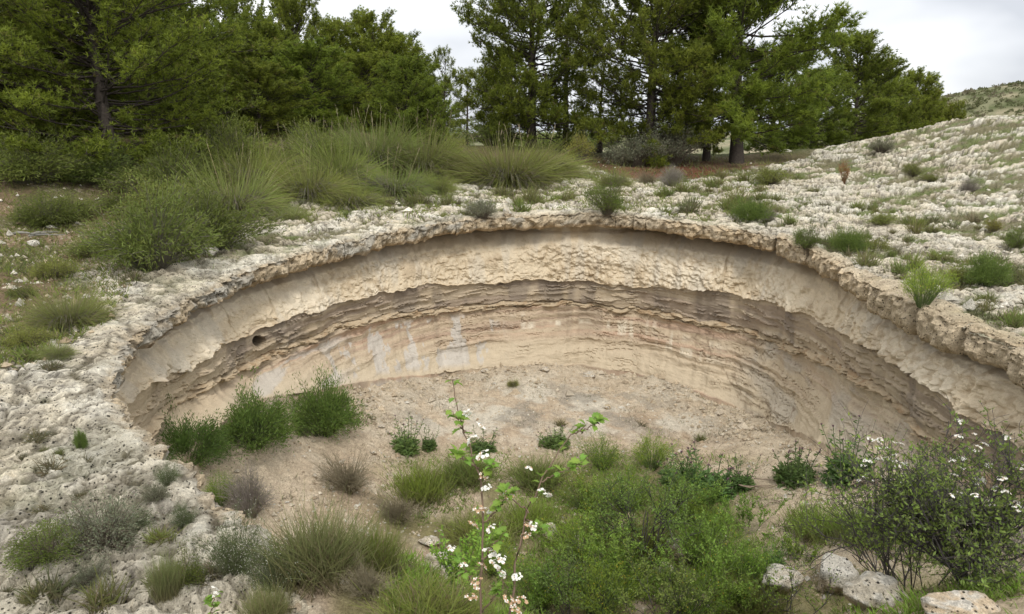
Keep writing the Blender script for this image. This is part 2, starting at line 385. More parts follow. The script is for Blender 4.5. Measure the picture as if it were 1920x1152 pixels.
# strata edges read off as curves: depth below the rim plane along the wall
CAP_B = [(245,655),(300,622),(400,575),(450,547),(540,515),(600,495),(640,487),(700,470),(800,450),(900,432),(1000,432),(1100,426),(1200,431),(1280,440),(1340,455),(1400,463),(1480,482),(1560,520),(1620,560),(1680,592),(1720,612),(1750,640),(1835,668),(1880,692),(1920,712)]
LED1 = [(270,735),(310,710),(360,690),(420,645),(500,615),(640,565),(700,550),(800,535),(900,530),(1000,525),(1100,527),(1180,540),(1250,540),(1300,545),(1360,547),(1420,560),(1500,585),(1560,612),(1640,655),(1700,690),(1760,735),(1830,790)]
LED2 = [(350,748),(460,692),(520,665),(600,635),(640,615),(700,602),(800,590),(900,577),(1000,572),(1100,575),(1200,585),(1300,605),(1400,625),(1500,662),(1560,690),(1620,720),(1660,752),(1700,790)]
BASE = [(290,800),(400,775),(500,745),(600,730),(700,712),(800,703),(900,692),(1000,684),(1100,686),(1200,702),(1300,730),(1400,772),(1500,812),(1600,850)]
def depth_curve(curve, off, p, lo, hi):
    c = np.array(curve, float)
    x, y = polar(p, Rim(p) + off)
    z = BT * y - 0.5 * (lo + hi)
    for _ in range(12):
        px, py = project(x, y, z)
        ty = np.interp(px, c[:, 0], c[:, 1])
        d = rays(px, ty); z = CZ + d[..., 2] / d[..., 1] * y
    dep = BT * y - z
    ok = (px > c[0, 0]) & (px < c[-1, 0]) & (p > 80) & (p < 285)
    dep = np.clip(dep, lo, hi)
    dep = np.interp(p, p[ok], dep[ok])
    k = np.hanning(31); k /= k.sum()
    return np.convolve(np.pad(dep, 15, 'edge'), k, 'valid')
_wp = np.linspace(WALL0, WALL1, 600)
D_CAP = depth_curve(CAP_B, 0.03, _wp, 0.25, 0.5)
D_L1 = depth_curve(LED1, 0.10, _wp, 0.75, 1.6)
D_L2 = depth_curve(LED2, 0.14, _wp, 1.15, 2.2)
D_BASE = depth_curve(BASE, -0.28, _wp, 1.7, 3.3)
def dcap(p): return np.interp(p, _wp, D_CAP)
def db(p): return np.interp(p, _wp, D_BASE)
FLOOR_D = 3.1
def Fbase(x, y):
    p, r = phi_r(x, y); q = Rim(p) - r
    w = wallness(p)
    dw = db(p)
    Dw = dw + 0.0 + (np.maximum(FLOOR_D, dw) - dw) * np.clip(q / 2.8, 0, 1) ** .8
    zw = BT * y - Dw
    s = sst(-0.15, 4.6, q)
    zn = Hbase(x, y) * (1 - s) + (BT * y - FLOOR_D) * s
    return np.where(q > -0.05, w * zw + (1 - w) * zn, w * zw + (1 - w) * (zn - 0.03))
def floor_z(x, y):
    n = fbm(x / 1.3, y / 1.3, 2, 4); m = fbm(x / 0.22, y / 0.22, 8, 3)
    return Fbase(x, y) + 0.22 * (n - 0.5) + 0.07 * (m - 0.5) + .03 * (vnoise(x / .09, y / .09, 4) - .5)
def G(x, y):
    """smooth ground height anywhere (floor inside the pit, ground outside)"""
    p, r = phi_r(x, y)
    return np.where(r < Rim(p), Fbase(x, y), Hbase(x, y))
def Gfull(x, y):
    x = np.atleast_1d(np.asarray(x, float)); y = np.atleast_1d(np.asarray(y, float))
    p, r = phi_r(x, y)
    return np.where(r < Rim(p), floor_z(x, y), ground_fields(x, y)[0])
def hit(px, py, tmax=200.0):
    """where the ray through a photo pixel meets the ground"""
    d = rays(px, py)
    t = np.concatenate([np.arange(1.5, 40, 0.02), np.arange(40, tmax, 0.2)])
    X = d[0] * t; Y = d[1] * t; Z = CZ + d[2] * t
    b = Z < G(X, Y)
    i = int(np.argmax(b)) if b.any() else len(t) - 1
    x, y = X[i], Y[i]
    return np.array([x, y, float(Gfull(x, y)[0])]), float(t[i])
def at_dist(px, dist):
    """ground point in the direction of a photo column at a distance"""
    x = (px - 960) / F * dist * 1.0; y = dist
    return np.array([x, y, float(Gfull(x, y)[0])])
def grid_faces(n, m, keep=None):
    i = np.arange(n - 1)[:, None] * m + np.arange(m - 1)[None]
    q = np.stack([i, i + m, i + m + 1, i + 1], -1).reshape(-1, 4)
    if keep is not None: q = q[keep.reshape(-1)]
    return q
def prune(V, q, *arrs):
    u, inv = np.unique(q.ravel(), return_inverse=True)
    return (V[u], inv.reshape(q.shape)) + tuple(a[u] for a in arrs)

# ------------------------------------------------------------------ limestone plateau and the land beyond: one sheet to the horizon
ph = np.concatenate([np.linspace(-22, 14, 60)[:-1], np.linspace(14, 190, 760)[:-1], np.linspace(190, 296, 1050)[:-1], np.linspace(296, 338, 120)])
tt = [0.10]
while tt[-1] < 24: tt.append(tt[-1] + 0.028 + 0.0115 * tt[-1])
while tt[-1] < 5000: tt.append(tt[-1] * 1.035 + 0.2 if tt[-1] < 260 else tt[-1] * 1.2)
tt = np.array(tt)
PH, TT = np.meshgrid(ph, tt, indexing='ij')
X, Y = polar(PH, Rim(PH) + TT)
vis = (np.abs(X) < (Y + 3.0) * 0.80 + 1.5) & (Y > -1.5)
coarse = np.zeros_like(vis); coarse[:, 0::1] = True
kq = vis[:-1, :-1] | vis[1:, 1:]
q = grid_faces(len(ph), len(tt), kq)
V2 = np.stack([X.ravel(), Y.ravel()], -1)
V2, q = prune(V2, q)
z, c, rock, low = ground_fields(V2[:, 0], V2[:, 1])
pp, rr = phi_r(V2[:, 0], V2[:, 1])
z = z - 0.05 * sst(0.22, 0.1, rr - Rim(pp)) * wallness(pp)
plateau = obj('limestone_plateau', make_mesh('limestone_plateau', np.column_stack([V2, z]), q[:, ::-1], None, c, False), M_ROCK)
tag(plateau, kind='structure')

# ------------------------------------------------------------------ pit wall
per = np.linspace(WALL0, WALL1, 4000)
xx, yy = polar(per, Rim(per)); arc = np.concatenate([[0], np.cumsum(np.hypot(np.diff(xx), np.diff(yy)))])
_a, _b = np.interp([88, 284], per, arc)
S = np.concatenate([np.linspace(0, _a, 160)[:-1], np.linspace(_a, _b, 1450)[:-1], np.linspace(_b, arc[-1], 140)])
NS = len(S); wphi = np.interp(S, arc, per)
dc, d1, d2, d3 = dcap(wphi), np.interp(wphi, _wp, D_L1), np.interp(wphi, _wp, D_L2), db(wphi)
jag1 = (fbm(S / 0.5, S * 0 + 1.7, 1, 5, 0.62) - 0.5) * 0.22
jag2 = (fbm(S / 0.35, S * 0 + 9.7, 4, 5, 0.62) - 0.5) * 0.22
d1 = d1 + jag1 * 0.7; d2 = d2 + jag2 * 0.7
rows = []   # (offset, depth, segment, u in the segment)
def seg(n, f, sid):
    for u in np.linspace(0, 1, n, endpoint=False):
        o, d = f(u); rows.append((o + 0 * S, d + 0 * S, sid, u))
over = 1.10 + 0.7 * (fbm(S / 2.0, S * 0 + 4.4, 6, 3) - 0.5) - .70 * np.exp(-((wphi - 186) / 9.0) ** 2)
seg(6, lambda u: (over + 0.12 - 0.12 * u, dc - 0.10 + 0.12 * u), 0)
bm_ = sst(60, 100, wphi)
_pu = [0, .05, .10, .30, .62, 1.0]
def upper(u):
    return np.interp(u, _pu, [1, 1, .78, .36, .16, 0]) * (over - .07) + .07
def updep(u):
    return np.interp(u, [0, .05, .10, .22, .5, 1], [0, .12, .165, .28, .52, 1])
seg(58, lambda u: (upper(u), dc + (d1 - dc) * updep(u)), 1)
seg(5, lambda u: (0.07 + 0.06 * u, d1 - 0.012 * u), 2)
seg(28, lambda u: (0.13 + 0.06 * u, d1 - 0.012 + (d2 - 0.07 - d1 + 0.012) * u), 3)
seg(14, lambda u: (0.19 - 0.09 * np.sin(math.pi * u) ** 0.7, d2 - 0.07 + 0.11 * u), 4)
seg(52, lambda u: (0.19 - 0.50 * bm_ * u ** 1.7, d2 + 0.04 + (d3 - d2 - 0.04) * u), 5)
seg(8, lambda u: (0.19 - .49 * bm_ - 0.12 * bm_ * u, d3 + 0.9 * u), 6)
O = np.array([r[0] for r in rows]).T; D = np.array([r[1] for r in rows]).T
SID = np.array([r[2] for r in rows]); U = np.array([r[3] for r in rows])
SS = np.repeat(S[:, None], len(rows), 1)
w1 = worley(SS / 0.10, D / 0.075, 2); w2 = worley(SS / 0.26, D / 0.2, 5)
nf = fbm(SS / 0.22, D / 0.16, 3, 5, 0.6); nl = fbm(SS / 1.1, D / 0.5, 8, 3); nh = fbm(SS / 0.5, D / 0.05, 10, 4, 0.6)
nf2 = fbm(SS / 0.07, D / 0.055, 11, 3, 0.6)
nodul = sst(0.42, 0.62, fbm(SS / 1.6, D / 0.7, 12, 3)) * sst(0.10, 0.5, U)[None]
up = (SID == 1)[None]
disp = np.zeros_like(O)
disp += up * (-(nf2 - .5) * .075 * (.25 + .6 * nodul) * sst(.05, .3, U)[None] - (nf - 0.5) * 0.16 * (0.35 + 0.65 * sst(0, .5, U)[None]) - (0.5 - w1[0]) * 0.05 * nodul - (0.55 - w2[0]) * 0.05 * (0.3 + 0.7 * nodul) * sst(0.12, .4, U)[None] - (nl - .5) * 0.12)
lip = ((SID == 1) & (U > 0.84))[None]
disp += lip * (-(0.5 - w1[0]) * 0.045) + (up * sst(.8, 1, U)[None] + (SID == 2)[None]) * (-jag1[:, None] * 0.55)
disp += (SID == 3)[None] * (-(nh - 0.5) * 0.035 - (nl - .5) * 0.12 - 0.04 * sst(0.60, 0.68, nh) * (U > 0.12)[None])
plate = sst(0.40, 0.62, fbm(SS / 0.42, D / 0.045, 14, 4, 0.55))
disp += (SID == 4)[None] * (-plate * 0.09 + 0.08 - (nf - 0.5) * 0.05 - jag2[:, None] * 0.3)
disp += (SID == 5)[None] * (-(nf2 - .5) * .016 -(nh - 0.5) * 0.030 - (nl - 0.5) * 0.20 * sst(0, .3, U)[None] - (nf - .5) * 0.03 + 0.03 * sst(0.04, 0.012, np.abs(nh - .5)) * sst(.48, .6, nl))
blk = np.floor(S / 1.15 + 1.6 * fbm(S / 3.0, S * 0 + 2.2, 4, 2)); bu = S / 1.15 + 1.6 * fbm(S / 3.0, S * 0 + 2.2, 4, 2) - blk
boff = (_T[6][np.int64(blk) % 256, 40] - .5) * .13 * sst(0, .05, np.minimum(bu, 1 - bu))
bcr = sst(.03, .008, np.minimum(bu, 1 - bu)) * (_T[7][np.int64(blk + (bu > .5)) % 256, 9] > .55)
disp += up * sst(.12, .35, U)[None] * (boff + .05 * bcr)[:, None]
bed = D / .135 + 1.3 * fbm(SS / 3.2, D / .6, 9, 3); saw = bed - np.floor(bed)
bm = vnoise(SS / 1.7, np.floor(bed) * 3.7, 5)
disp += (SID == 5)[None] * (-.060 * sst(.0, .12, saw) * (1 - saw) * sst(.45, .7, bm) * sst(1, .75, U)[None])
disp += (SID == 3)[None] * (-.012 * sst(.0, .15, saw) * (1 - saw) * sst(.4, .7, bm))
disp += up * sst(.15, .3, U)[None] * (-.030 * sst(.0, .12, saw) * (1 - saw) * sst(.45, .7, bm))
O = O + disp * np.minimum(1, sst(-.2, .6, S)[:, None])
# the burrow in the left wall
xb, yb = None, None
wx, wy = polar(np.repeat(wphi[:, None], len(rows), 1), Rim(wphi)[:, None] + O)
WZ = BT * wy - D + (vnoise(SS / 0.15, D / 0.12, 7) - 0.5) * 0.03
bpx, bpy_ = project(wx, wy, WZ)
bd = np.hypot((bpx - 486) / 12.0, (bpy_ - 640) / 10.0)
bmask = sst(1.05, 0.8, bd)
O = O + 0.8 * bmask
wx, wy = polar(np.repeat(wphi[:, None], len(rows), 1), Rim(wphi)[:, None] + O)
# albedo by bed
one = np.ones(O.shape + (3,))
cA = mixc(one * [0.53, 0.445, 0.32], [0.585, 0.51, 0.39], sst(.4, .65, nl))
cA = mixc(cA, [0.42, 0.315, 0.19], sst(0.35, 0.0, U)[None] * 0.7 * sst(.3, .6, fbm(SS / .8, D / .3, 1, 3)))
cA = mixc(cA, [0.33, 0.25, 0.16], sst(.58, .72, nf) * 0.5)
cA = mixc(cA, [0.36, 0.28, 0.18], nodul * sst(.45, .62, w1[0]) * 0.55)
ls = (S / arc[-1])[:, None]
cA = mixc(cA, [0.45, 0.42, 0.36], sst(.55, .7, fbm(SS / .25, D / 1.2, 9, 3)) * 0.35)
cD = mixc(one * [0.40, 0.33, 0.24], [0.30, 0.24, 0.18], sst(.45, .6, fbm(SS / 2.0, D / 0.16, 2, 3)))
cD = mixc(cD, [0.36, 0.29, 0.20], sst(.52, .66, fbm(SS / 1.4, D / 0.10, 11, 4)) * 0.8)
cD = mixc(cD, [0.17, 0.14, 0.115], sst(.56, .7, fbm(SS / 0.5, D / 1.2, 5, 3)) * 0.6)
cL = mixc(one * [0.43, 0.345, 0.235], [0.34, 0.245, 0.15], sst(.5, .7, nf))
Ub = np.repeat(U[None], NS, 0)
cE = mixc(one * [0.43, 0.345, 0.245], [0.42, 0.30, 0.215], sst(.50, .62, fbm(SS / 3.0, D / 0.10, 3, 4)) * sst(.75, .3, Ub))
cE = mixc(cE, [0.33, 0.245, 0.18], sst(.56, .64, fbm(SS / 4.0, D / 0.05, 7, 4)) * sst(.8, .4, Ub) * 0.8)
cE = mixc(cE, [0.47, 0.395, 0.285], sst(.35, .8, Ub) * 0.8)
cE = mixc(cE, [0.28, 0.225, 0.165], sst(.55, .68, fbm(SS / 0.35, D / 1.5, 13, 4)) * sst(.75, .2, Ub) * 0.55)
X0, Y0 = project(wx, wy, WZ)
pl = sst(940, 1000, X0) * sst(1420, 1250, X0) * sst(.7, .45, Ub) * sst(0.02, .2, Ub)
cE = mixc(cE, [0.58, 0.52, 0.41], pl * sst(.46, .66, vnoise(SS / 0.085, D / 0.9, 4) * .5 + .5 * vnoise(SS / 0.3, D / .7, 2)) * sst(.36, .56, vnoise(SS / 1.6, D / 0.13, 6)) * 0.8)
gm = sst(560, 640, X0) * sst(960, 900, X0) * sst(.0, .14, Ub) * sst(.97, .85, Ub)
gn = vnoise(SS / 0.16, D / 0.55, 15) * .34 + fbm(SS / .07, D / .09, 8, 3) * .22 + 0.44 * fbm(SS / .8, D / .45, 9, 2)
cE = mixc(cE, [0.455, 0.42, 0.37], gm * sst(.535, .548, gn) * 0.9)
lm = sst(420, 500, X0) * sst(680, 620, X0) * sst(.05, .2, Ub)
cE = mixc(cE, [0.455, 0.42, 0.37], lm * sst(.48, .60, fbm(SS / 0.9, D / 0.16, 6, 4)) * 0.75)
rm = sst(1330, 1450, X0)
cE = mixc(cE, [0.44, 0.37, 0.265], rm * 0.6)
cE = mixc(cE, [0.36, 0.335, 0.29], rm * sst(.52, .66, fbm(SS / 1.2, D / .5, 4, 4)) * 0.5)
crk = sst(0.014, 0.005, np.abs(fbm(SS / 1.1, D / 0.35, 2, 4) - 0.5)) * sst(.5, .6, fbm(SS / 1.5, D / .8, 15, 2))
cE = mixc(cE, [0.20, 0.15, 0.10], crk * 0.7); cE = mixc(cE, [0.24, 0.18, 0.12], sst(.10, .0, saw) * sst(.5, .7, bm) * sst(1, .6, Ub) * .6)
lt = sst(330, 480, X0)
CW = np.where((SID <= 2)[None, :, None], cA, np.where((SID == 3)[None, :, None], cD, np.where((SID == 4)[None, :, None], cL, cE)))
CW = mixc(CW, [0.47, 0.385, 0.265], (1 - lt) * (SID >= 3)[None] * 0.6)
CW = mixc(CW, [0.03, 0.024, 0.018], bmask * 0.97)  # darkness inside the burrow hole, painted into the wall colour
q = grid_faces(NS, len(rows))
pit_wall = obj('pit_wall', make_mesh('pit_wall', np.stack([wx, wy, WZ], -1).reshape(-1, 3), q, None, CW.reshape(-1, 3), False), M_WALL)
tag(pit_wall, kind='structure')

# ------------------------------------------------------------------ pit floor
gx = np.linspace(-5.6, 7.0, 330); gy = np.linspace(2.4, 16.8, 380)
X, Y = np.meshgrid(gx, gy, indexing='ij')
p, r = phi_r(X, Y); ins = r < Rim(p) + np.where(wallness(p) > .5, 0.75, 0.28)
q = grid_faces(len(gx), len(gy), ins[:-1, :-1] & ins[1:, 1:])
V2, q = prune(np.stack([X.ravel(), Y.ravel()], -1), q)
x, y = V2.T
pq, rq = phi_r(x, y); near = sst(2.2, .6, Rim(pq) - rq) * wallness(pq)
zf = floor_z(x, y) + .10 * near * (fbm(x / .3, y / .3, 5, 4, .6) - .5)
fx, fy = project(x, y, zf)
nb = fbm(x / 1.2, y / 1.2, 3, 4); nn = fbm(x / .25, y / .25, 6, 4)
c = mixc(np.ones((len(x), 3)) * [0.44, 0.355, 0.255], [0.36, 0.28, 0.195], sst(.45, .65, nb))
c = mixc(c, [0.50, 0.43, 0.33], sst(.5, .68, nn) * 0.6); c = mixc(c, [.30, .23, .16], sst(.52, .7, fbm(x / .12, y / .12, 4, 3)) * .4)
rub = sst(640, 800, fx) * sst(1480, 1300, fx) * sst(850, 790, fy) * sst(680, 712, fy)
c = mixc(c, [0.50, 0.455, 0.37], rub * sst(.38, .58, fbm(x / .5, y / .5, 9, 4)) * 0.9)
c = mixc(c, [0.27, 0.245, 0.20], rub * sst(.53, .66, fbm(x / .6, y / .6, 12, 4)) * 0.7)
sm = sst(1330, 1450, fx) * sst(900, 800, fy)
c = mixc(c, [0.47, 0.395, 0.29], np.clip(sm * 0.7 + near * .6, 0, .85))
grn = np.clip(sst(820, 900, fy) * sst(1500, 1350, fx) * sst(640, 780, fx) + sst(1040, 1120, fy), 0, 1)
c = mixc(c, [0.15, 0.14, 0.055], grn * sst(.34, .54, fbm(x / .9, y / .9, 14, 3)) * 0.8)
obj_floor = tag(obj('pit_floor', make_mesh('pit_floor', np.column_stack([x, y, zf]), q[:, ::-1], None, c, False), M_SOIL), kind='structure')

# ------------------------------------------------------------------ caprock: broken blocks along the rim
def cap_block(a, b, big):
    n = max(6, int((b - a) / 360 * 2 * math.pi * 6.5 / 0.035))
    pa = np.linspace(a, b, n); u = np.linspace(0, 1, n)
    sx = np.interp(pa, wphi, S)
    th = dcap(pa) * rng.uniform(.92, 1.1) + big * rng.uniform(.04, .15)
    R0 = Rim(pa)
    joint = rng.random() < .3 or big > .5
    bulge = rng.normal(.02 * big, 0.012 + 0.075 * big); dz = rng.normal(0, 0.002 + 0.028 * big)
    endr = (1 - np.clip(np.minimum(u, 1 - u) * (b - a) / 57.3 * 6.5 / (0.03 + .10 * big), 0, 1)) ** 2 * (1.0 if joint else 0.0)
    back = 0.30 + 0.12 * (fbm(sx / .3, sx * 0 + .5, 3, 3) - .5) + 0.12 * big
    # section: bottom back -> bottom front -> face -> top front -> top back -> buried back
    prof = [(1.7, .8, 0), (0.75, .97, 0), (0.50, 1.02, 0), (0.28, 1.04, 0), (0.14, 1.03, 0), (0.06, 1.0, 0), (0.015, 0.93, 1), (-0.01, .83, 1), (-0.02, .72, 1), (-.015, .61, 1), (-0.01, .50, 1), (0, .39, 1), (0.0, .29, 1), (0.0, .20, 1), (0.01, .11, 1), (0.03, .04, 1), (.065, 0, 2), (.11, 0, 2), (.16, 0, 2), (.21, 0, 2), (.26, 0, 2)]
    m = len(prof) + 3
    Vv = np.zeros((n, m, 3)); Cc = np.zeros((n, m, 3))
    fr = fbm(sx[:, None] / .16 + 0 * np.arange(m), np.arange(m)[None] * .33 + 0 * sx[:, None], 5, 4, .6) - .5
    fr2 = worley(sx[:, None] / .11 + 0 * np.arange(m), np.arange(m)[None] * .42 + 0 * sx[:, None], 8)[0] - .5
    for j in range(m):
        if j < len(prof): o, dd, k = prof[j]
        elif j == len(prof): o, dd, k = 0.30, 0, 2
        elif j == len(prof) + 1: o, dd, k = 0.33, .25, 3
        else: o, dd, k = 0.6, .6, 3
        off = o + 0 * pa
        if k == 2: off = 0.065 + (o - 0.065) / 0.235 * (back - 0.065)
        if k == 3: off = back + (o - .30)
        front = 1.0 if k <= 1 else max(0, 1 - (o - .06) * 5)
        off = off - bulge * front * (k == 1 or o < .2) + endr * (0.10 + .1 * big) * (1 if o < .25 else 0)
        off = off - (fr[:, j] * (0.24 - .09 * big) + fr2[:, j] * (-.08)) * (1.0 if k == 1 else (.5 if o < .2 and k == 0 else .12))
        x, y = polar(pa, R0 + off)
        zt, ct, _, _ = ground_fields(x, y)
        base = BT * y - th * dd
        if k == 2:
            zz = zt + 0.018 + dz + 0.04 * big - 0.07 * sst(.6, 1.0, (off - .065) / (back - .065)) - endr * .05 - .03 * sst(.14, .04, off)
        elif k == 3: zz = zt - 0.05 - dd * .3
        else:
            w = dd if k == 1 else 1.0
            zz = (1 - w) * (zt + .012 + dz + 0.04 * big - .03) + w * base - (fr[:, j] * .10 if k == 0 else 0) * (o < .3) + endr * (.06 * (w - .4))
        Vv[:, j] = np.stack([x, y, zz], -1)
        side = np.ones((n, 3)) * np.array([0.47, 0.39, 0.275])
        side = mixc(side, [0.53, 0.415, 0.27], sst(.42, .62, fbm(sx / .7, sx * 0 + j * .12, 7, 3)) * (0.5 + .5 * sst(170, 230, pa)))
        side = mixc(side, [0.36, 0.345, 0.30], sst(.50, .62, fbm(sx / .35, sx * 0 + j * .2, 12, 4)) * sst(200, 170, pa) * .8)
        side = mixc(side, [0.16, 0.13, 0.09], sst(.56, .68, fbm(sx / .07, sx * 0 + j * .55, 10, 3)) * .7)
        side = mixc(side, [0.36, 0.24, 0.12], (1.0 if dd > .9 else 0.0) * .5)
        f = 1.0 if k == 2 and o > .1 else (0.55 if dd < .08 and k != 0 else (0.2 if dd < .2 and k == 1 else 0.0))
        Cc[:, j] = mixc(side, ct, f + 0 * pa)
        if big: Cc[:, j] = mixc(Cc[:, j], [0.56, 0.455, 0.315], (0.55 if k != 0 else .3) + 0 * pa)
    q = grid_faces(n, m)
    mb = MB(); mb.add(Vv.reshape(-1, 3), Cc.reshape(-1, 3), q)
    for e in (0, n - 1):      # end faces, joined to the section's own vertices by a fan
        ring = Vv[e]; ctr = ring[2:18].mean(0)[None]
        mb.add(np.concatenate([ring, ctr]), np.concatenate([Cc[e] * .92, Cc[e][11:12]]), None, [(i, i + 1, m) if e else (i + 1, i, m) for i in range(m - 1)])
    return mb.mesh('caprock_block', False)
a = 25.0
while a < 312:
    pxx, pyy = polar(a, Rim(a)); dist = math.hypot(pxx, pyy)
    big = 1.0 if a > 247 else (0.35 if a > 215 else 0.0)
    ln = rng.choice([.35, .6, 1.0, 1.5, 2.1]) * rng.uniform(.8, 1.2) if not big else rng.uniform(0.6, 1.15)
    b = a + ln / float(Rim(a)) * 57.3
    o = obj('caprock_block', cap_block(a, b - (rng.choice([-.25, -.2, -.1, .05]) if not big else rng.choice([0.0, .12, .3])), big), M_ROCK, plateau)
    a = b

# ------------------------------------------------------------------ pines
WOOD = np.array([0.060, 0.050, 0.042])
def pine_meshes(H, W, clear, nb, sub, seed, airy=1.0, flat=0.6, nl=0.135, nw=0.019, lean=0.03):
    global rng
    keep = rng; rng = np.random.default_rng(seed)
    tw, cr = MB(), MB()
    k = 9; u = np.linspace(0, 1, k)
    ang = rng.uniform(0, 6.28)
    tx = lean * H * np.sin(u * 3.0) * math.cos(ang); ty = lean * H * np.sin(u * 2.4 + 1) * math.sin(ang)
    tr = 0.023 * H * (1 - 0.93 * u) * np.where(u < .08, 1.35, 1)
    P = np.stack([tx - tx[0], ty - ty[0], u * H * 0.97], -1); P[0, 2] = -0.25
    tubes(tw, P[None], tr[None], WOOD, 8)
    B = []; 
    for i in range(nb):
        v = (i + rng.uniform(0, 1)) / nb
        h = clear + (1 - clear) * v ** 0.9
        prof = math.sqrt(max(.02, 1 - ((v - .40) / .615) ** 2)); fill = i % 5 in (1, 3)
        L = W * 0.5 * prof * (rng.uniform(.28, .85) if fill else rng.uniform(0.66, 1.10)) + 0.12
        az = i * 2.39996 + rng.normal(0, .35)
        el = math.radians(-14 + 70 * v ** 1.1 + rng.normal(0, 24 if fill else 13))
        b0 = np.array([np.interp(h, u, P[:, 0]), np.interp(h, u, P[:, 1]), h * H * 0.97])
        d = np.array([math.cos(az) * math.cos(el), math.sin(az) * math.cos(el), math.sin(el)])
        s = np.linspace(0, 1, 6)[:, None]
        Q = b0 + d * L * s + np.array([0, 0, 1.0]) * L * 0.22 * s ** 2 + rng.normal(0, .022, (6, 3)) * L * s
        B.append((Q, L, v))
    tubes(tw, np.array([b[0] for b in B]), np.array([np.linspace(0.010 + 0.0085 * b[1], .004, 6) for b in B]), WOOD, 4)
    sp, sdir, sl, sv = [], [], [], []
    for Q, L, v in B:
        n = max(4, int(L * sub))
        f = np.sqrt(rng.uniform(0.10 if airy < 1.2 else .3, 1, n)); f[-1] = 1.0
        pos = np.stack([np.interp(f, np.linspace(0, 1, 6), Q[:, a]) for a in range(3)], -1)
        d = nrm((Q[-1] - Q[-3])[None] + rng.normal(0, 1, (n, 3)) * np.array([.8, .8, .55]) * L * .4 + np.array([0, 0, .22 * L]))
        l = (0.20 + 0.24 * L * (1.15 - f)) * rng.uniform(.7, 1.25, n)
        sp.append(pos); sdir.append(d); sl.append(l); sv.append(np.full(n, v))
    sp = np.concatenate(sp); sdir = np.concatenate(sdir); sl = np.concatenate(sl); sv = np.concatenate(sv)
    e = sp + sdir * sl[:, None] + np.array([0, 0, .25]) * sl[:, None]
    mid = (sp + e) / 2 - np.array([0, 0, .06]) * sl[:, None]
    tubes(tw, np.stack([sp, mid, e], 1), np.array([.007, .005, .003]), WOOD * 1.1, 3)
    # tufts of needles along the twigs
    nt_ = 5; f = np.linspace(0.25, 1.05, nt_)
    T = (sp[:, None] * (1 - f)[:, None] + e[:, None] * f[:, None]) + rng.normal(0, .035, (len(sp), nt_, 3))
    D = np.repeat(nrm(e - sp)[:, None], nt_, 1) + np.array([0, 0, .35])
    tone = rng.uniform(0, 1, (len(sp), 1, 1)) ** 1.3
    T = T.reshape(-1, 3); D = nrm(D.reshape(-1, 3)); tone = np.repeat(tone, nt_, 1).reshape(-1, 1)
    nn = int(10 / airy)
    T = np.repeat(T, nn, 0); D = np.repeat(D, nn, 0); tone = np.repeat(tone, nn, 0)
    D = nrm(D + rng.normal(0, .72, D.shape))
    c0 = np.array([0.095, 0.120, 0.016]) * (1 - tone) + np.array([0.145, 0.18, 0.021]) * tone
    c1 = np.array([0.155, 0.205, 0.027]) * (1 - tone) + np.array([0.30, 0.35, 0.045]) * tone
    dead = np.repeat(rng.random(len(T) // nn) < 0.03, nn)
    c1[dead] = [0.22, 0.15, 0.07]
    needles(cr, T, D, nl * rng.uniform(.75, 1.2, len(T)), nw, c0, c1)
    rng = keep
    return tw.mesh('trunk'), cr.mesh('crown', False)
PINES = {
 'broad': pine_meshes(7.0, 6.0, 0.05, 215, 10.5, 1, flat=.42, nl=.115, nw=.020),
 'dense': pine_meshes(8.0, 5.2, 0.03, 235, 10.5, 2, flat=.40, nl=.125, nw=.023),
 'round': pine_meshes(5.2, 3.3, 0.04, 140, 12, 3, flat=.45, nl=.115, nw=.021),
 'plump': pine_meshes(4.6, 3.4, 0.03, 140, 12, 4, flat=.40, nl=.115, nw=.021),
 'airy': pine_meshes(5.5, 2.6, 0.12, 56, 10, 5, airy=1.4, flat=.7, nw=.018),
 'open': pine_meshes(8.5, 6.4, 0.11, 150, 10.5, 6, airy=1.05, flat=.5, lean=.02, nl=.16, nw=.028),
 'young': pine_meshes(2.4, 1.9, 0.03, 46, 15, 7, flat=.45, nl=.11),
}
PROTO_DIM = {'broad': (7.0, 6.0), 'dense': (8.0, 5.2), 'round': (5.2, 3.3), 'plump': (4.6, 3.4), 'airy': (5.5, 2.6), 'open': (8.5, 6.4), 'young': (2.4, 1.9)}
def zat(px, py, dist):
    d = rays(px, py); return CZ + d[2] / d[1] * dist
def pine(px, top, width, dist, kind, label, group='pines of the wood around the pit'):
    g = at_dist(px, dist)
    H = zat(px, top, dist) - g[2]; Wm = width / F * dist * 1.13
    h0, w0 = PROTO_DIM[kind]
    o = empty('pine_tree', g, rng.uniform(0, 6.28), (Wm / w0, Wm / w0, H / h0))
    tag(o, label, 'pine tree', group)
    tr, cr = PINES[kind]
    obj('trunk', tr, M_BARK, o); obj('crown', cr, M_PINE, o)
    return o
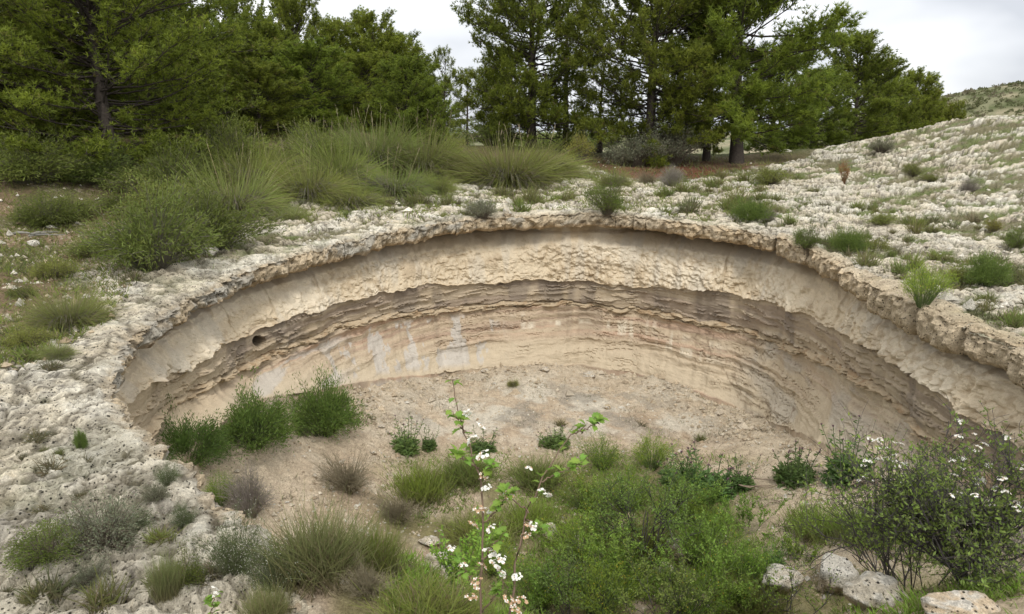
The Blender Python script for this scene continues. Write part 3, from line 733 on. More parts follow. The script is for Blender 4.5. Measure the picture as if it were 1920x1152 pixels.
for a in [
 (228, -190, 470, 17.0, 'broad', 'broad near pine on the left slope with forked low limbs above its trunk'),
 (30, -150, 420, 18.5, 'dense', 'dark pine at the left edge of the picture, low limbs trailing'),
 (-150, -200, 420, 17.0, 'broad', 'pine cut by the left border, only its right branches showing'),
 (385, 105, 165, 20.5, 'plump', 'small rounded pine with bright top, right of the forked near pine'),
 (330, -60, 230, 25.0, 'dense', 'tall pine rising behind the small rounded pine at left'),
 (130, -130, 300, 25.0, 'dense', 'tall pine behind the forked near pine, filling the top left'),
 (400, 45, 160, 27.0, 'round', 'mid height pine with sloping right side behind the rounded one'),
 (475, -5, 125, 32.0, 'round', 'tall far pine whose tip shows beside the first gap of sky'),
 (566, 22, 130, 35.0, 'plump', 'far round headed pine standing out against the grey sky, left of centre'),
 (510, 70, 140, 26.0, 'round', 'pine with a domed top below the round headed skyline pine'),
 (505, 138, 150, 21.5, 'plump', 'low domed pine behind the tall grass left of centre'),
 (598, 102, 150, 24.0, 'plump', 'bright domed pine behind the tall grass, under the grey sky gap'),
 (650, 66, 120, 34.0, 'round', 'far pine of the skyline group, leftmost of its three tips'),
 (712, 52, 150, 33.0, 'round', 'far pine of the skyline group, tallest of its three tips'),
 (762, 88, 120, 36.0, 'round', 'far pine of the skyline group, sloping down to the sky gap'),
 (690, 120, 130, 28.0, 'plump', 'pine between the skyline group and the low bright pine'),
 (768, 132, 125, 23.5, 'plump', 'low bright green pine just above the tallest grass seed heads'),
 (815, 195, 75, 23.0, 'young', 'small dark young pine beside the thin airy pine'),
 (838, 105, 62, 38.0, 'airy', 'thin airy pine standing alone against the sky left of the big pine'),
 (878, 140, 55, 36.0, 'airy', 'airy little pine at the left flank of the big middle pine'),
 (995, -150, 225, 27.0, 'dense', 'big middle pine with an airy right side, trunk hidden by shrubs'),
 (935, 110, 90, 31.0, 'round', 'pine half hidden at the left side of the big middle pine'),
 (1060, -60, 120, 30.0, 'airy', 'airy pine showing sky between its twigs beside the big middle pine'),
 (1122, 100, 90, 29.0, 'airy', 'slender pine with a thin dark trunk in the gap between two big pines'),
 (1215, -170, 270, 25.0, 'dense', 'huge dark dense pine right of centre, foliage down to the shrubs'),
 (1318, -120, 190, 25.5, 'open', 'pine with a thick trunk, left of the two trunks on the red earth'),
 (1375, -210, 330, 25.5, 'open', 'big spreading pine on the red earth, right trunk, limbs reaching right'),
 (1442, 120, 165, 31.0, 'plump', 'mid pine below the outstretched limbs, trunk on the green flat'),
 (1510, 150, 130, 33.0, 'plump', 'pine just right of the spreading pine limbs, low dense crown'),
 (1580, 88, 150, 39.0, 'round', 'far pine with a spiky top against white sky, right of the spreading pine'),
 (1625, 135, 90, 43.0, 'round', 'far pine on the sloping right shoulder of the wood'),
 (1690, 158, 115, 47.0, 'plump', 'last but one pine at the right end of the wood'),
 (1722, 185, 70, 52.0, 'round', 'last pine at the right end of the wood'),
 (1655, 175, 90, 44.0, 'plump', 'low pine in front of the right end of the wood'),
 (1774, 216, 52, 41.0, 'young', 'small round dark pine alone at the foot of the hill'),
]: pine(*a)
r2 = np.random.default_rng(5)
for i in range(16):
    px = -60 + i * 56 + r2.uniform(-15, 15)
    if 800 < px < 930: continue
    pine(px, 60 + max(0, px - 350) * .16 + r2.uniform(0, 60), 170, 40 + r2.uniform(0, 8), 'round', 'dim pine deep in the wood behind the nearer pines on the left', 'pines deep in the wood')

# ------------------------------------------------------------------ grasses and shrubs: one builder per kind
GRN0, GRN1 = np.array([0.15, 0.135, 0.065]), np.array([0.24, 0.295, 0.062])
def dome_dirs(n, spread, up=0.0):
    az = rng.uniform(0, 2 * math.pi, n); t = np.sqrt(rng.uniform(0, 1, n)) * spread
    return np.stack([np.cos(az) * np.sin(t), np.sin(az) * np.sin(t), np.cos(t) + up], -1), az
def vary(c, n, a=.2):
    return np.asarray(c)[None] * rng.uniform(1 - a, 1 + a, (n, 1)) * rng.uniform(.93, 1.07, (n, 3))
def esparto(n=2300, H=1.0, R=.75, dry=.25, stalks=26):
    f, sk, st = MB(), MB(), MB()
    d, az = dome_dirs(n, 1.3)
    rr = R * .5 * np.sqrt(rng.uniform(0, 1, n))
    base = np.stack([np.cos(az) * rr, np.sin(az) * rr, np.zeros(n)], -1) + rng.normal(0, .04, (n, 3)) * [1, 1, 0]
    c0 = vary([0.19, 0.19, 0.085], n); c1 = vary(GRN1, n, .25)
    m = rng.random(n) < dry; c1[m] = vary([0.27, 0.225, 0.13], m.sum())
    blades(f, base, d, H * rng.uniform(.5, 1.08, n) * (.6 + .75 * vnoise(az / 6.2832 * 7, d[:, 2] * 2.5 + rng.uniform(0, 99), 2)), .0085, rng.uniform(.12, .55, n), c0, c1, 3)
    k = int(n * .22); d, az = dome_dirs(k, 1.0); d[:, 2] *= .35
    base = np.stack([np.cos(az) * R * .45, np.sin(az) * R * .45, rng.uniform(.02, .22, k) * H], -1)
    blades(sk, base, d, H * rng.uniform(.3, .6, k), .011, rng.uniform(.5, .9, k), vary([0.15, 0.13, 0.105], k), vary([0.22, 0.195, 0.155], k), 3)
    if stalks:
        d, az = dome_dirs(stalks, .45); base = rng.normal(0, R * .3, (stalks, 3)) * [1, 1, 0]
        L = H * rng.uniform(.78, 1.02, stalks)
        blades(st, base, d, L, .007, .06, vary([.25, .23, .11], stalks), vary([.36, .30, .18], stalks), 3, .6)
        tip = base + nrm(d) * L[:, None] * [1, 1, .96]
        T = np.repeat(tip, 7, 0) - np.repeat(nrm(d), 7, 0) * rng.uniform(0, .16, (stalks * 7, 1))
        needles(st, T, np.repeat(nrm(d), 7, 0) + rng.normal(0, .22, (stalks * 7, 3)), .06, .008, [.30, .26, .16], [.36, .31, .21])
    r = [('foliage', f.mesh('foliage'), M_LEAF), ('dead_skirt', sk.mesh('dead_skirt'), M_LEAF)]
    if stalks: r.append(('seed_stalks', st.mesh('seed_stalks'), M_LEAF))
    return r
def shrub(ns, nl, H, R, L, w, c, tw=(0.12, 0.10, 0.075), spread=1.25, twr=.004, lo=.3, long=False, flowers=0, fcol=(.75, .74, .66), fsize=.018, upright=.3):
    s, f, b = MB(), MB(), MB()
    d, az = dome_dirs(ns, spread, .12)
    d = nrm(d); sc = np.array([R, R, H])
    end = d * sc * rng.uniform(.72, 1.05, (ns, 1)) * (.55 + .9 * vnoise(az / 6.2832 * 7, d[:, 2] * 2.2 + rng.uniform(0, 99), 3))[:, None]; end[:, 2] = np.maximum(end[:, 2], .05 * H)
    base = end * [.18, .18, 0]; base[:, 2] = -.03
    t = np.linspace(0, 1, 5)[None, :, None]
    P = base[:, None] * (1 - t) + end[:, None] * t + np.array([0, 0, 1.0]) * (H * .13 * np.sin(np.pi * t)) + rng.normal(0, .02 + .03 * R, (ns, 5, 3)) * t
    tubes(s, P, np.linspace(twr * 1.5, twr * .6, 5)[None], np.array(tw), 3)
    i = rng.integers(0, ns, nl); f_ = lo + (1 - lo) * np.sqrt(rng.uniform(0, 1, nl)); x = f_ * 4; a = np.minimum(x.astype(int), 3); q = (x - a)[:, None]
    pos = P[i, a] * (1 - q) + P[i, a + 1] * q + rng.normal(0, .03 + .035 * R, (nl, 3))
    dr = nrm(P[i, 4] - P[i, 2]) + rng.normal(0, .6, (nl, 3)) + [0, 0, upright]
    if long: blades(f, pos, dr, L * rng.uniform(.6, 1.3, nl), w, .15, vary(np.array(c) * .8, nl), vary(np.array(c) * 1.12, nl, .25), 2)
    else: leaves(f, pos, dr, L * rng.uniform(.7, 1.3, nl), w, vary(c, nl, .28))
    r = [('stems', s.mesh('stems'), M_TWIG), ('foliage', f.mesh('foliage', False), M_LEAF)]
    if flowers:
        i = rng.integers(0, ns, flowers); p = P[i, 4] + rng.normal(0, .035, (flowers, 3)) + [0, 0, .02]
        p = np.repeat(p, 5, 0); leaves(b, p, rng.normal(0, 1, p.shape) + [0, 0, .5], fsize, fsize * .7, np.array(fcol))
        r.append(('blossom', b.mesh('blossom', False), M_PETAL))
    return r
def tuft(n, H, R, c, spread=.9, w=.008, dry=.2):
    f = MB(); d, az = dome_dirs(n, spread); base = rng.normal(0, R * .24, (n, 3)) * [1, 1, 0]; base[:, 2] = -.01
    c1 = vary(c, n, .25); m = rng.random(n) < dry; c1[m] = vary([.27, .22, .13], m.sum())
    blades(f, base, d, H * rng.uniform(.5, 1.1, n), w, rng.uniform(.1, .45, n), vary([.15, .13, .07], n), c1, 2)
    return [('foliage', f.mesh('foliage'), M_LEAF)]
def thistle(n, H, R, c=(.13, .205, .06)):
    s, f, b = MB(), MB(), MB()
    d, az = dome_dirs(n, .55); rr = R * .5 * np.sqrt(rng.uniform(0, 1, n)); base = np.stack([np.cos(az) * rr, np.sin(az) * rr, -.02 + 0 * rr], -1)
    h = H * rng.uniform(.55, 1.05, n); t = np.linspace(0, 1, 5)[None, :, None]
    P = base[:, None] + nrm(d)[:, None] * t * h[:, None, None] + rng.normal(0, .012, (n, 5, 3)) * t
    tubes(s, P, np.linspace(.008, .004, 5)[None], np.array([.10, .13, .06]), 4)
    m = n * 26; i = rng.integers(0, n, m); x = rng.uniform(0, 1, m) ** .8 * 3.99; a = x.astype(int); q = (x - a)[:, None]
    pos = P[i, a] * (1 - q) + P[i, a + 1] * q
    dd = rng.normal(0, 1, (m, 3)) * [1, 1, .25] + [0, 0, .45]
    leaves(f, pos, dd, (.16 - .10 * (x / 4)) * rng.uniform(.7, 1.2, m) * (H / .7), (.035 - .018 * x / 4) * (H / .7), vary(c, m, .25))
    k = n * 40; az = rng.uniform(0, 6.28, k); rr = R * np.sqrt(rng.uniform(0, 1, k))
    pos = np.stack([np.cos(az) * rr, np.sin(az) * rr, rng.uniform(0, .3, k) * H], -1)
    leaves(f, pos, rng.normal(0, 1, (k, 3)) * [1, 1, .4] + [0, 0, .3], .12 * H / .7, .04 * H / .7, vary(np.array(c) * .9, k, .25))
    hd = np.repeat(P[:, 4], 14, 0) + rng.normal(0, .006, (n * 14, 3))
    needles(b, hd, rng.normal(0, .6, hd.shape) + [0, 0, .8], .026, .010, [.09, .07, .06], [.26, .09, .20])
    return [('stems', s.mesh('stems'), M_TWIG), ('leaves', f.mesh('leaves', False), M_LEAF), ('flower_heads', b.mesh('flower_heads', False), M_PETAL)]
OL, GR, BR, DK = (.20, .225, .055), (.18, .25, .040), (.22, .33, .042), (.13, .170, .036)
DB = (.150, .185, .042)
GY, PU, YE = (.195, .205, .13), (.25, .215, .13), (.26, .25, .06)
KIT = {
 'esparto': [esparto(3000, dry=.12, stalks=5), esparto(3000, dry=.2, stalks=9), esparto(2800, R=.85, dry=.1, stalks=6)],
 'lowesparto': [esparto(2200, stalks=5, dry=.2), esparto(2200, stalks=0, dry=.3)],
 'broom': [shrub(260, 11000, 1, 1.05, .075, .018, (.14, .205, .045), (.09, .11, .05), 1.45, .005, .3, upright=.6), shrub(260, 11000, 1, 1.05, .075, .018, (.12, .185, .04), (.09, .11, .05), 1.5, .005, .3, upright=.6)],
 'bankbush': [shrub(260, 9000, 1, 1.05, .085, .016, DB, (.13, .12, .09), 1.45, .005, .2, True, upright=.3), shrub(260, 9000, 1, 1.05, .085, .016, (.185, .215, .05), (.13, .12, .09), 1.45, .005, .2, True, upright=.3)],
 'shrub': [shrub(150, 5200, 1, 1, .055, .026, OL, spread=1.4, twr=.007), shrub(150, 5200, 1, 1, .05, .022, DK, spread=1.4, twr=.007), shrub(170, 4600, 1, 1, .05, .024, GY, spread=1.4, twr=.007)],
 'twiggy': [shrub(520, 1500, 1, 1, .05, .014, PU, (.215, .185, .12), 1.35, .005, .3), shrub(460, 2300, 1, 1, .05, .014, (.20, .20, .13), (.25, .22, .19), 1.35, .005, .3)],
 'yellow': [shrub(110, 2600, 1, 1, .06, .03, YE, spread=1.1, twr=.007)],
 'rusty': [shrub(60, 900, 1, .8, .06, .03, (.26, .15, .06), (.2, .12, .06), 1.0, .006)],
 'tuft': [tuft(150, .2, .16, OL), tuft(150, .2, .16, GR, dry=.1), tuft(130, .16, .18, (.13, .13, .065), 1.2, dry=.4), tuft(160, .15, .2, (.095, .12, .045), 1.3, dry=.1)],
 'tallgrass': [tuft(1500, 1, .8, GR, .55, .010, .15), tuft(1700, 1, .8, (.19, .225, .075), .65, .009, .16)],
 'lushgrass': [tuft(1300, .6, .9, BR, .8, .012, .05), tuft(1300, .6, .9, GR, .9, .011, .1)],
 'herb': [shrub(260, 5200, 1, 1, .05, .010, (.115, .15, .055), (.12, .13, .07), 1.25, .003, .3, True, 420, (.70, .70, .60), .012, .6)],
 'fennel': [shrub(130, 4200, 1, .9, .06, .009, BR, (.12, .16, .06), 1.0, .004, .25, True, 60, (.6, .45, .05), .012, .7)],
 'thistle': [thistle(16, .7, .3), thistle(12, .8, .25)],
 'dock': [thistle(9, .5, .38, (.09, .175, .05))],
}
DIM = {'esparto': (.92, 1.75), 'lowesparto': (.75, 1.6), 'broom': (.95, 1.75), 'bankbush': (.95, 1.75), 'shrub': (1.0, 1.8), 'twiggy': (1.1, 2.1), 'yellow': (1.1, 1.9), 'rusty': (1.05, 1.5), 'tuft': (.17, .34),
       'tallgrass': (.95, 1.5), 'lushgrass': (.5, 1.2), 'herb': (1.1, 2.0), 'fennel': (1.1, 1.6), 'thistle': (.72, .7), 'dock': (.45, .85)}
NAMES = {'esparto': ('grass_clump', 'grass clump'), 'lowesparto': ('grass_clump', 'grass clump'), 'tallgrass': ('grass_clump', 'grass clump'), 'lushgrass': ('grass_clump', 'grass clump'),
         'tuft': ('grass_tuft', 'grass tuft'), 'thistle': ('thistle', 'weed'), 'dock': ('leafy_weed', 'weed'), 'herb': ('flowering_herb', 'herb'), 'fennel': ('green_herb', 'herb'), 'rusty': ('dry_weed', 'weed')}
LAND = []
def plant(kind, loc, w, h, label, group=None, var=None):
    v = KIT[kind]; parts = v[(rng.integers(len(v)) if var is None else var) % len(v)]
    dh, dw = DIM[kind]; nm, cat = NAMES.get(kind, ('shrub', 'shrub'))
    sc = (w / dw, w / dw, h / dh)
    LAND.append(label)
    if len(parts) == 1:
        o = obj(nm, parts[0][1], parts[0][2], None, loc, rng.uniform(0, 6.28)); o.scale = sc
    else:
        o = empty(nm, loc, rng.uniform(0, 6.28), sc)
        for n_, me, m_ in parts:
            c_ = obj(n_, me, m_, o)
            if n_ in ('flower_heads', 'blossom', 'seed_stalks'): c_['kind'] = 'stuff'
    return tag(o, label, cat, group)
def plant_px(kind, px, py, wpx, hpx, label, group=None, var=None, dist=None):
    if dist is None: g, t = hit(px, py)
    else: g = at_dist(px, dist)
    D = g[1] * fwd[1] + (g[2] - CZ) * fwd[2]
    return plant(kind, (g[0], g[1], g[2] - .02), wpx / F * D, hpx / F * D, label, group, var)
# ------------------------------------------------------------------ planting
GB = 'esparto clumps behind the rim'
for a in [
 ('esparto', 952, 338, 215, 112, 'big rounded clump of tall grass right behind the pit, below the middle pine', GB, 1),
 ('esparto', 1030, 330, 120, 85, 'tall grass clump at the right shoulder of the big rounded clump', GB, 0),
 ('esparto', 880, 322, 90, 60, 'grass clump at the left foot of the big rounded clump', GB, 0),
 ('esparto', 790, 325, 175, 125, 'tall seeding grass clump left of the big rounded clump, below the low bright pine', GB, 1),
 ('esparto', 700, 312, 185, 115, 'tall seeding grass clump with pale heads left of centre', GB, 1),
 ('esparto', 640, 345, 170, 120, 'grass clump above the white rock, left of the seeding clumps', GB, 0),
 ('esparto', 740, 362, 170, 90, 'grass clump just above the white rock left of centre', GB, 2),
 ('esparto', 660, 382, 150, 70, 'grey footed grass clump at the edge of the white rock', GB, 2),
 ('esparto', 820, 362, 75, 62, 'small yellow green grass clump at the edge of the white rock', GB, 0),
 ('esparto', 580, 372, 160, 105, 'grass clump between the small grey tuft and the seeding clumps', GB, 0),
 ('esparto', 540, 325, 150, 95, 'grass clump below the low domed pine left of centre', GB, 2),
 ('esparto', 470, 345, 150, 115, 'grass clump on the slope left of the seeding clumps', GB, 0),
 ('esparto', 610, 285, 130, 62, 'distant grass clump below the bright domed pine', GB, 1),
 ('esparto', 390, 320, 150, 80, 'shaded grass clump below the small rounded pine', GB, 2),
 ('lowesparto', 545, 410, 70, 38, 'small grey drooping grass tuft on the white rock shelf', GB, 1),
 ('lowesparto', 440, 400, 165, 105, 'bright grass clump at the top of the left bank', GB, 0),
 ('bankbush', 390, 470, 185, 105, 'large soft green bush right above the white rock at left', None, 0),
 ('bankbush', 285, 508, 195, 125, 'large dark footed bush on the left bank above the white rock', None, 1),
 ('shrub', 300, 420, 180, 90, 'shrub on the left bank behind the large dark footed one', None, 0),
 ('lowesparto', 130, 606, 135, 88, 'rounded grass clump alone on the stony bank at far left', GB, 1),
 ('lowesparto', 110, 690 - 20, 60, 30, 'flat grass patch below the rounded clump at far left', GB, 1),
 ('shrub', 268, 365, 150, 60, 'low light green shrub below the trunk of the forked pine', None, 0),
 ('shrub', 235, 400, 120, 50, 'low dark shrub below the light green shrub on the left slope', None, 1),
 ('shrub', 150, 320, 160, 60, 'dark undergrowth shrub beside the trunk of the forked pine', None, 1),
 ('shrub', 50, 330, 170, 60, 'dark undergrowth shrub under the pine at the left edge', None, 1),
 ('shrub', 345, 300, 130, 65, 'dark undergrowth shrub right of the forked pine trunk', None, 1),
 ('shrub', 430, 290, 120, 50, 'dark shrub below the sloping pine at left', None, 1),
 ('shrub', 855, 250, 90, 40, 'dark shrub under the thin airy pine', None, 1),
 ('shrub', 925, 275, 130, 45, 'dark shrub under the left side of the big middle pine', None, 1),
 ('shrub', 1050, 280, 120, 45, 'dark shrub under the right side of the big middle pine', None, 1),
 ('yellow', 1085, 310, 70, 70, 'yellowish bush under the gap between the two big pines', None, 0),
 ('shrub', 1185, 312, 120, 65, 'grey green shrub in front of the huge dense pine, left one', None, 2),
 ('shrub', 1255, 312, 110, 84, 'tall grey green shrub in front of the huge dense pine, right one', None, 2),
 ('yellow', 985, 350, 42, 52, 'small yellow green bush at the right foot of the big grass clump', None, 0),
 ('shrub', 1140, 402, 82, 66, 'dark green rounded shrub on the rim at the back of the pit', None, 1),
 ('lowesparto', 1152, 350, 62, 42, 'drooping grass clump behind the dark rim shrub', None, 0),
 ('twiggy', 1212, 345, 52, 36, 'purple grey dead shrub beside the red earth', None, 0),
 ('twiggy', 1258, 352, 70, 42, 'brownish twiggy shrub left of the red earth mound', None, 1),
 ('shrub', 1440, 346, 72, 36, 'low green shrub at the right end of the red earth mound', None, 0),
 ('broom', 1408, 416, 66, 42, 'green fine leaved bush on the rock above the right rim', None, 1),
 ('twiggy', 1440, 418, 34, 28, 'dry twiggy bush beside the fine leaved bush above the right rim', None, 1),
 ('rusty', 1582, 345, 32, 46, 'rusty dry weed on the white rock slope at right', None, 0),
 ('shrub', 1512, 468, 66, 46, 'dark shrub hanging over the right rim', None, 1),
 ('broom', 1592, 474, 56, 46, 'dark upright bush near the rim block, right of the hanging shrub', None, 1),
 ('shrub', 1640, 470, 80, 34, 'spreading green shrub with yellow specks behind the upright bush', None, 0),
 ('broom', 1848, 538, 74, 52, 'bright green bush on the rock at the right edge', None, 0),
 ('shrub', 1788, 530, 50, 28, 'low shrub just left of the bright bush at right', None, 0),
 ('yellow', 1862, 436, 40, 40, 'mustard coloured upright bush near the right edge', None, 0),
 ('twiggy', 1815, 360, 46, 34, 'grey twiggy bush high on the right rock slope', None, 1),
 ('shrub', 1712, 328, 38, 26, 'small green bush high on the right rock slope', None, 0),
 ('shrub', 1650, 426, 60, 26, 'green bush with yellow flowers in the middle of the right rock slope', None, 0),
 ('shrub', 1905, 470, 60, 44, 'dark bush cut by the right border of the picture', None, 1),
 ('shrub', 1652, 288, 56, 28, 'pale green bush on the skyline of the right rock slope', None, 2),
 ('shrub', 1745, 338, 50, 16, 'flat green bush on the right rock slope', None, 0),
 ('shrub', 905, 445, 62, 40, 'shrub with yellow specks hanging under the caprock at the back', None, 2),
 # inside the pit
 ('broom', 352, 862, 150, 84, 'lush dark green bush at the foot of the left wall, nearest of three', None, 1),
 ('broom', 478, 838, 165, 92, 'lush dark green bush at the foot of the left wall, middle of three', None, 1),
 ('broom', 608, 808, 132, 96, 'rounded dark green bush standing out from the left wall, farthest of three', None, 1),
 ('twiggy', 652, 925, 140, 78, 'purplish dead shrub on the bare earth of the pit floor', None, 0),
 ('twiggy', 745, 975, 120, 62, 'purplish dead shrub below the other one, beside the green', None, 0),
 ('twiggy', 470, 962, 130, 100, 'grey tangled shrub beside the lower left rock edge', None, 1),
 ('fennel', 415, 945, 90, 60, 'green herb at the foot of the lower left rock edge', None, 0),
 ('lowesparto', 962, 726, 20, 18, 'small green tuft alone on the pale rubble at the back of the floor', None, 0),
 ('thistle', 1490, 900, 80, 92, 'upright thistle alone at the right of the pit floor', None, 0),
 ('thistle', 1330, 925, 115, 100, 'dense group of thistles right of centre on the floor', None, 0),
 ('thistle', 1270, 915, 80, 75, 'thistles at the left end of the dense group', None, 1),
 ('thistle', 1390, 915, 55, 62, 'thistles at the right end of the dense group', None, 1),
 ('thistle', 762, 850, 60, 70, 'tall thin thistle at the left end of the green floor', None, 1),
 ('thistle', 805, 845, 34, 45, 'small thin thistle beside the tall thin one', None, 1),
 ('dock', 1575, 905, 80, 55, 'dark leafy weed below the left end of the flowering bush', None, 0),
 ('thistle', 1590, 895, 100, 100, 'thistle with dark leaves left of the flowering thorn bush', None, 1),
 ('lushgrass', 1525, 998, 110, 62, 'low bright green grass patch on the sandy floor at right', None, 0),
 ('lushgrass', 1620, 1010, 120, 80, 'taller bright green grass patch next to the low one at right', None, 0),
 ('thistle', 1450, 1062, 50, 62, 'young thistle on the sand by the white boulders', None, 1),
 ('lushgrass', 790, 925, 130, 70, 'green grass patch at the left end of the floor meadow', None, 0),
 ('lushgrass', 880, 900, 120, 50, 'green grass patch behind the blossom shoot', None, 1),
 ('lushgrass', 1010, 905, 130, 55, 'green grass patch at the back of the floor meadow', None, 1),
 # foreground
 ('herb', 440, 1075, 150, 130, 'grey green herb covered with white dots at the lower left rock edge', None, 0),
 ('tallgrass', 600, 1085, 250, 165, 'big tall grass clump with dry stems at lower left', None, 1),
 ('tallgrass', 700, 1075, 170, 130, 'tall grass clump at the right side of the big dry stemmed one', None, 0),
 ('herb', 520, 1100, 150, 110, 'herb with white dots in front of the big tall grass clump', None, 0),
 ('twiggy', 690, 1125, 130, 80, 'brown dead scrub at the foot of the tall grass clump', None, 0),
 ('lushgrass', 800, 1165, 220, 90, 'soft green grass clump at the bottom, left of the blossom', None, 1),
 ('lushgrass', 700, 1180, 150, 60, 'soft green grass clump at the bottom left of the other one', None, 1),
 ('tallgrass', 500, 1165, 120, 90, 'dry mixed grass clump at the bottom, left of the soft green grass', None, 1),
 ('tallgrass', 312, 1130, 80, 110, 'upright yellowish grass clump on the white rock at the bottom left', None, 1),
 ('shrub', 195, 1020, 190, 90, 'long low dark shrub lying on the white rock at lower left, right part', None, 2),
 ('shrub', 90, 1060, 170, 70, 'long low dark shrub lying on the white rock at lower left, left part', None, 1),
 ('herb', 258, 1000, 70, 50, 'greener herb at the right end of the long low shrub', None, 0),
 ('herb', 315, 915, 60, 58, 'upright herb on the white knob at the lower left rock edge', None, 0),
 ('herb', 345, 985, 70, 50, 'herb between the two white knobs of the lower left rock edge', None, 0),
 ('shrub', 295, 945, 50, 40, 'small grey shrub below the upright herb on the white knob', None, 2),
 ('shrub', 350, 1095, 90, 75, 'dark shrub right of the upright yellowish grass', None, 1),
 ('shrub', 165, 1095, 80, 45, 'small low shrub on the white rock in front of the long shrub', None, 2),
 ('broom', 153, 838, 24, 34, 'small upright green bush on the white rock at left', None, 0),
 ('shrub', 75, 825, 70, 28, 'flat brownish shrub on the white rock at left', None, 2),
 ('fennel', 1120, 1165, 200, 120, 'green herb at the bottom centre, right of the blossom shoots', None, 0),
 ('fennel', 1290, 1165, 200, 110, 'green herb at the bottom, under the small leaved thorn', None, 0),
 ('fennel', 1010, 1140, 160, 100, 'green herb at the bottom between the two blossom shoots', None, 0),
 ('fennel', 1080, 1060, 160, 90, 'green herb left of the small leaved thorn trunk', None, 0),
 ('fennel', 1320, 1060, 160, 95, 'green herb right of the small leaved thorn trunk', None, 0),
 ('lushgrass', 1400, 1160, 170, 75, 'grass clump at the bottom below the left boulder', None, 1),
 ('bankbush', 60, 345, 190, 75, 'green bush in the shade under the pine at the left edge', None, 1),
 ('bankbush', 190, 345, 150, 60, 'green bush right below the trunk of the forked pine', None, 0),
 ('bankbush', 330, 365, 150, 85, 'green bush between the forked pine and the grass slope', None, 1),
 ('bankbush', 90, 420, 130, 50, 'low green bush on the shaded brown bank at left', None, 0),
 ('bankbush', 440, 320, 140, 80, 'green bush at the top left end of the grass slope', None, 1),
 ('bankbush', 600, 320, 130, 70, 'green bush among the seeding grass clumps', None, 1),
 ('yellow', 850, 300, 60, 50, 'yellowish bush between the seeding grass and the big rounded clump', None, 0),
 ('twiggy', 690, 370, 90, 45, 'grey dead bush at the foot of the grass slope', None, 1),
 ('thistle', 905, 850, 60, 45, 'low thistle on the earth behind the slender blossom shoot', None, 1),
 ('thistle', 1040, 835, 60, 40, 'low dark weed at the back of the green floor', None, 0),
 ('fennel', 1130, 880, 120, 60, 'green herb at the back of the green floor right of the poppy', None, 0),
 ('fennel', 1220, 880, 120, 65, 'green herb left of the thistle group', None, 0),
 ('tuft', 1050, 800, 40, 24, 'small grey green tuft on the rubble, middle of the floor', None, 0),
 ('tuft', 690, 790, 40, 22, 'small tuft right of the rounded lush bush', None, 3),
 ('tuft', 1315, 820, 34, 24, 'small tuft on the smooth slope above the thistle group', None, 1),
 ('tuft', 1200, 800, 40, 20, 'small tuft on the rubble right of the small tan stone', None, 2),
 ('shrub', 1110, 285, 130, 60, 'dark shrub in the gap between the two big pines', None, 1),
 ('shrub', 1010, 262, 150, 45, 'undergrowth shrub behind the big rounded grass clump', None, 1),
 ('shrub', 1230, 285, 170, 50, 'undergrowth shrub behind the grey green pair, under the huge pine', None, 1),
 ('shrub', 180, 480, 110, 40, 'green low shrub on the stony left bank', None, 0),
 ('shrub', 100, 520, 90, 36, 'green low shrub on the left bank above the lone rounded grass', None, 0),
 ('shrub', 40, 560, 70, 30, 'green low shrub at the left border above the lone rounded grass', None, 1),
 ('shrub', 140, 410, 120, 44, 'dim shrub on the brown bank under the near pine', None, 1),
 ('shrub', 50, 650, 90, 40, 'green low shrub at the left border beside the flat grass patch', None, 0),
 ('lowesparto', 225, 470, 110, 70, 'shaded grass clump left of the large dark footed bush', None, 0),
 ('fennel', 1180, 960, 150, 90, 'bright green herb behind the single bare stem, left part', None, 0),
 ('fennel', 1270, 985, 140, 80, 'bright green herb behind the single bare stem, right part', None, 0),
 ('fennel', 1100, 960, 130, 75, 'bright green herb right of the forked blossom shoot', None, 0),
 ('lushgrass', 1200, 1040, 160, 70, 'green grass patch at the foot of the single bare stem', None, 1),
 ('fennel', 1400, 1085, 120, 90, 'green herb left of the low pale boulder', None, 0),
 ('fennel', 1700, 1010, 140, 90, 'green herb at the left foot of the dark thorn bush', None, 0),
 ('fennel', 1690, 900, 130, 80, 'green herb behind the dark thorn bush at left', None, 0),
 ('lushgrass', 900, 1010, 150, 60, 'green grass patch around the slender blossom shoot', None, 1),
 ('lushgrass', 1330, 990, 130, 55, 'green grass patch in front of the thistle group', None, 0),
 ('lushgrass', 1000, 985, 120, 55, 'green grass patch behind the forked blossom shoot', None, 0),
 ('tallgrass', 880, 1180, 130, 80, 'mixed grass clump at the bottom left of the slender blossom shoot', None, 0),
 ('fennel', 1180, 1120, 170, 100, 'green herb at the bottom left of the single bare stem', None, 0),
 ('fennel', 930, 1080, 130, 70, 'green herb around the foot of the tall blossom shoot', None, 0),
]: plant_px(a[0], *a[1:5], *a[5:])

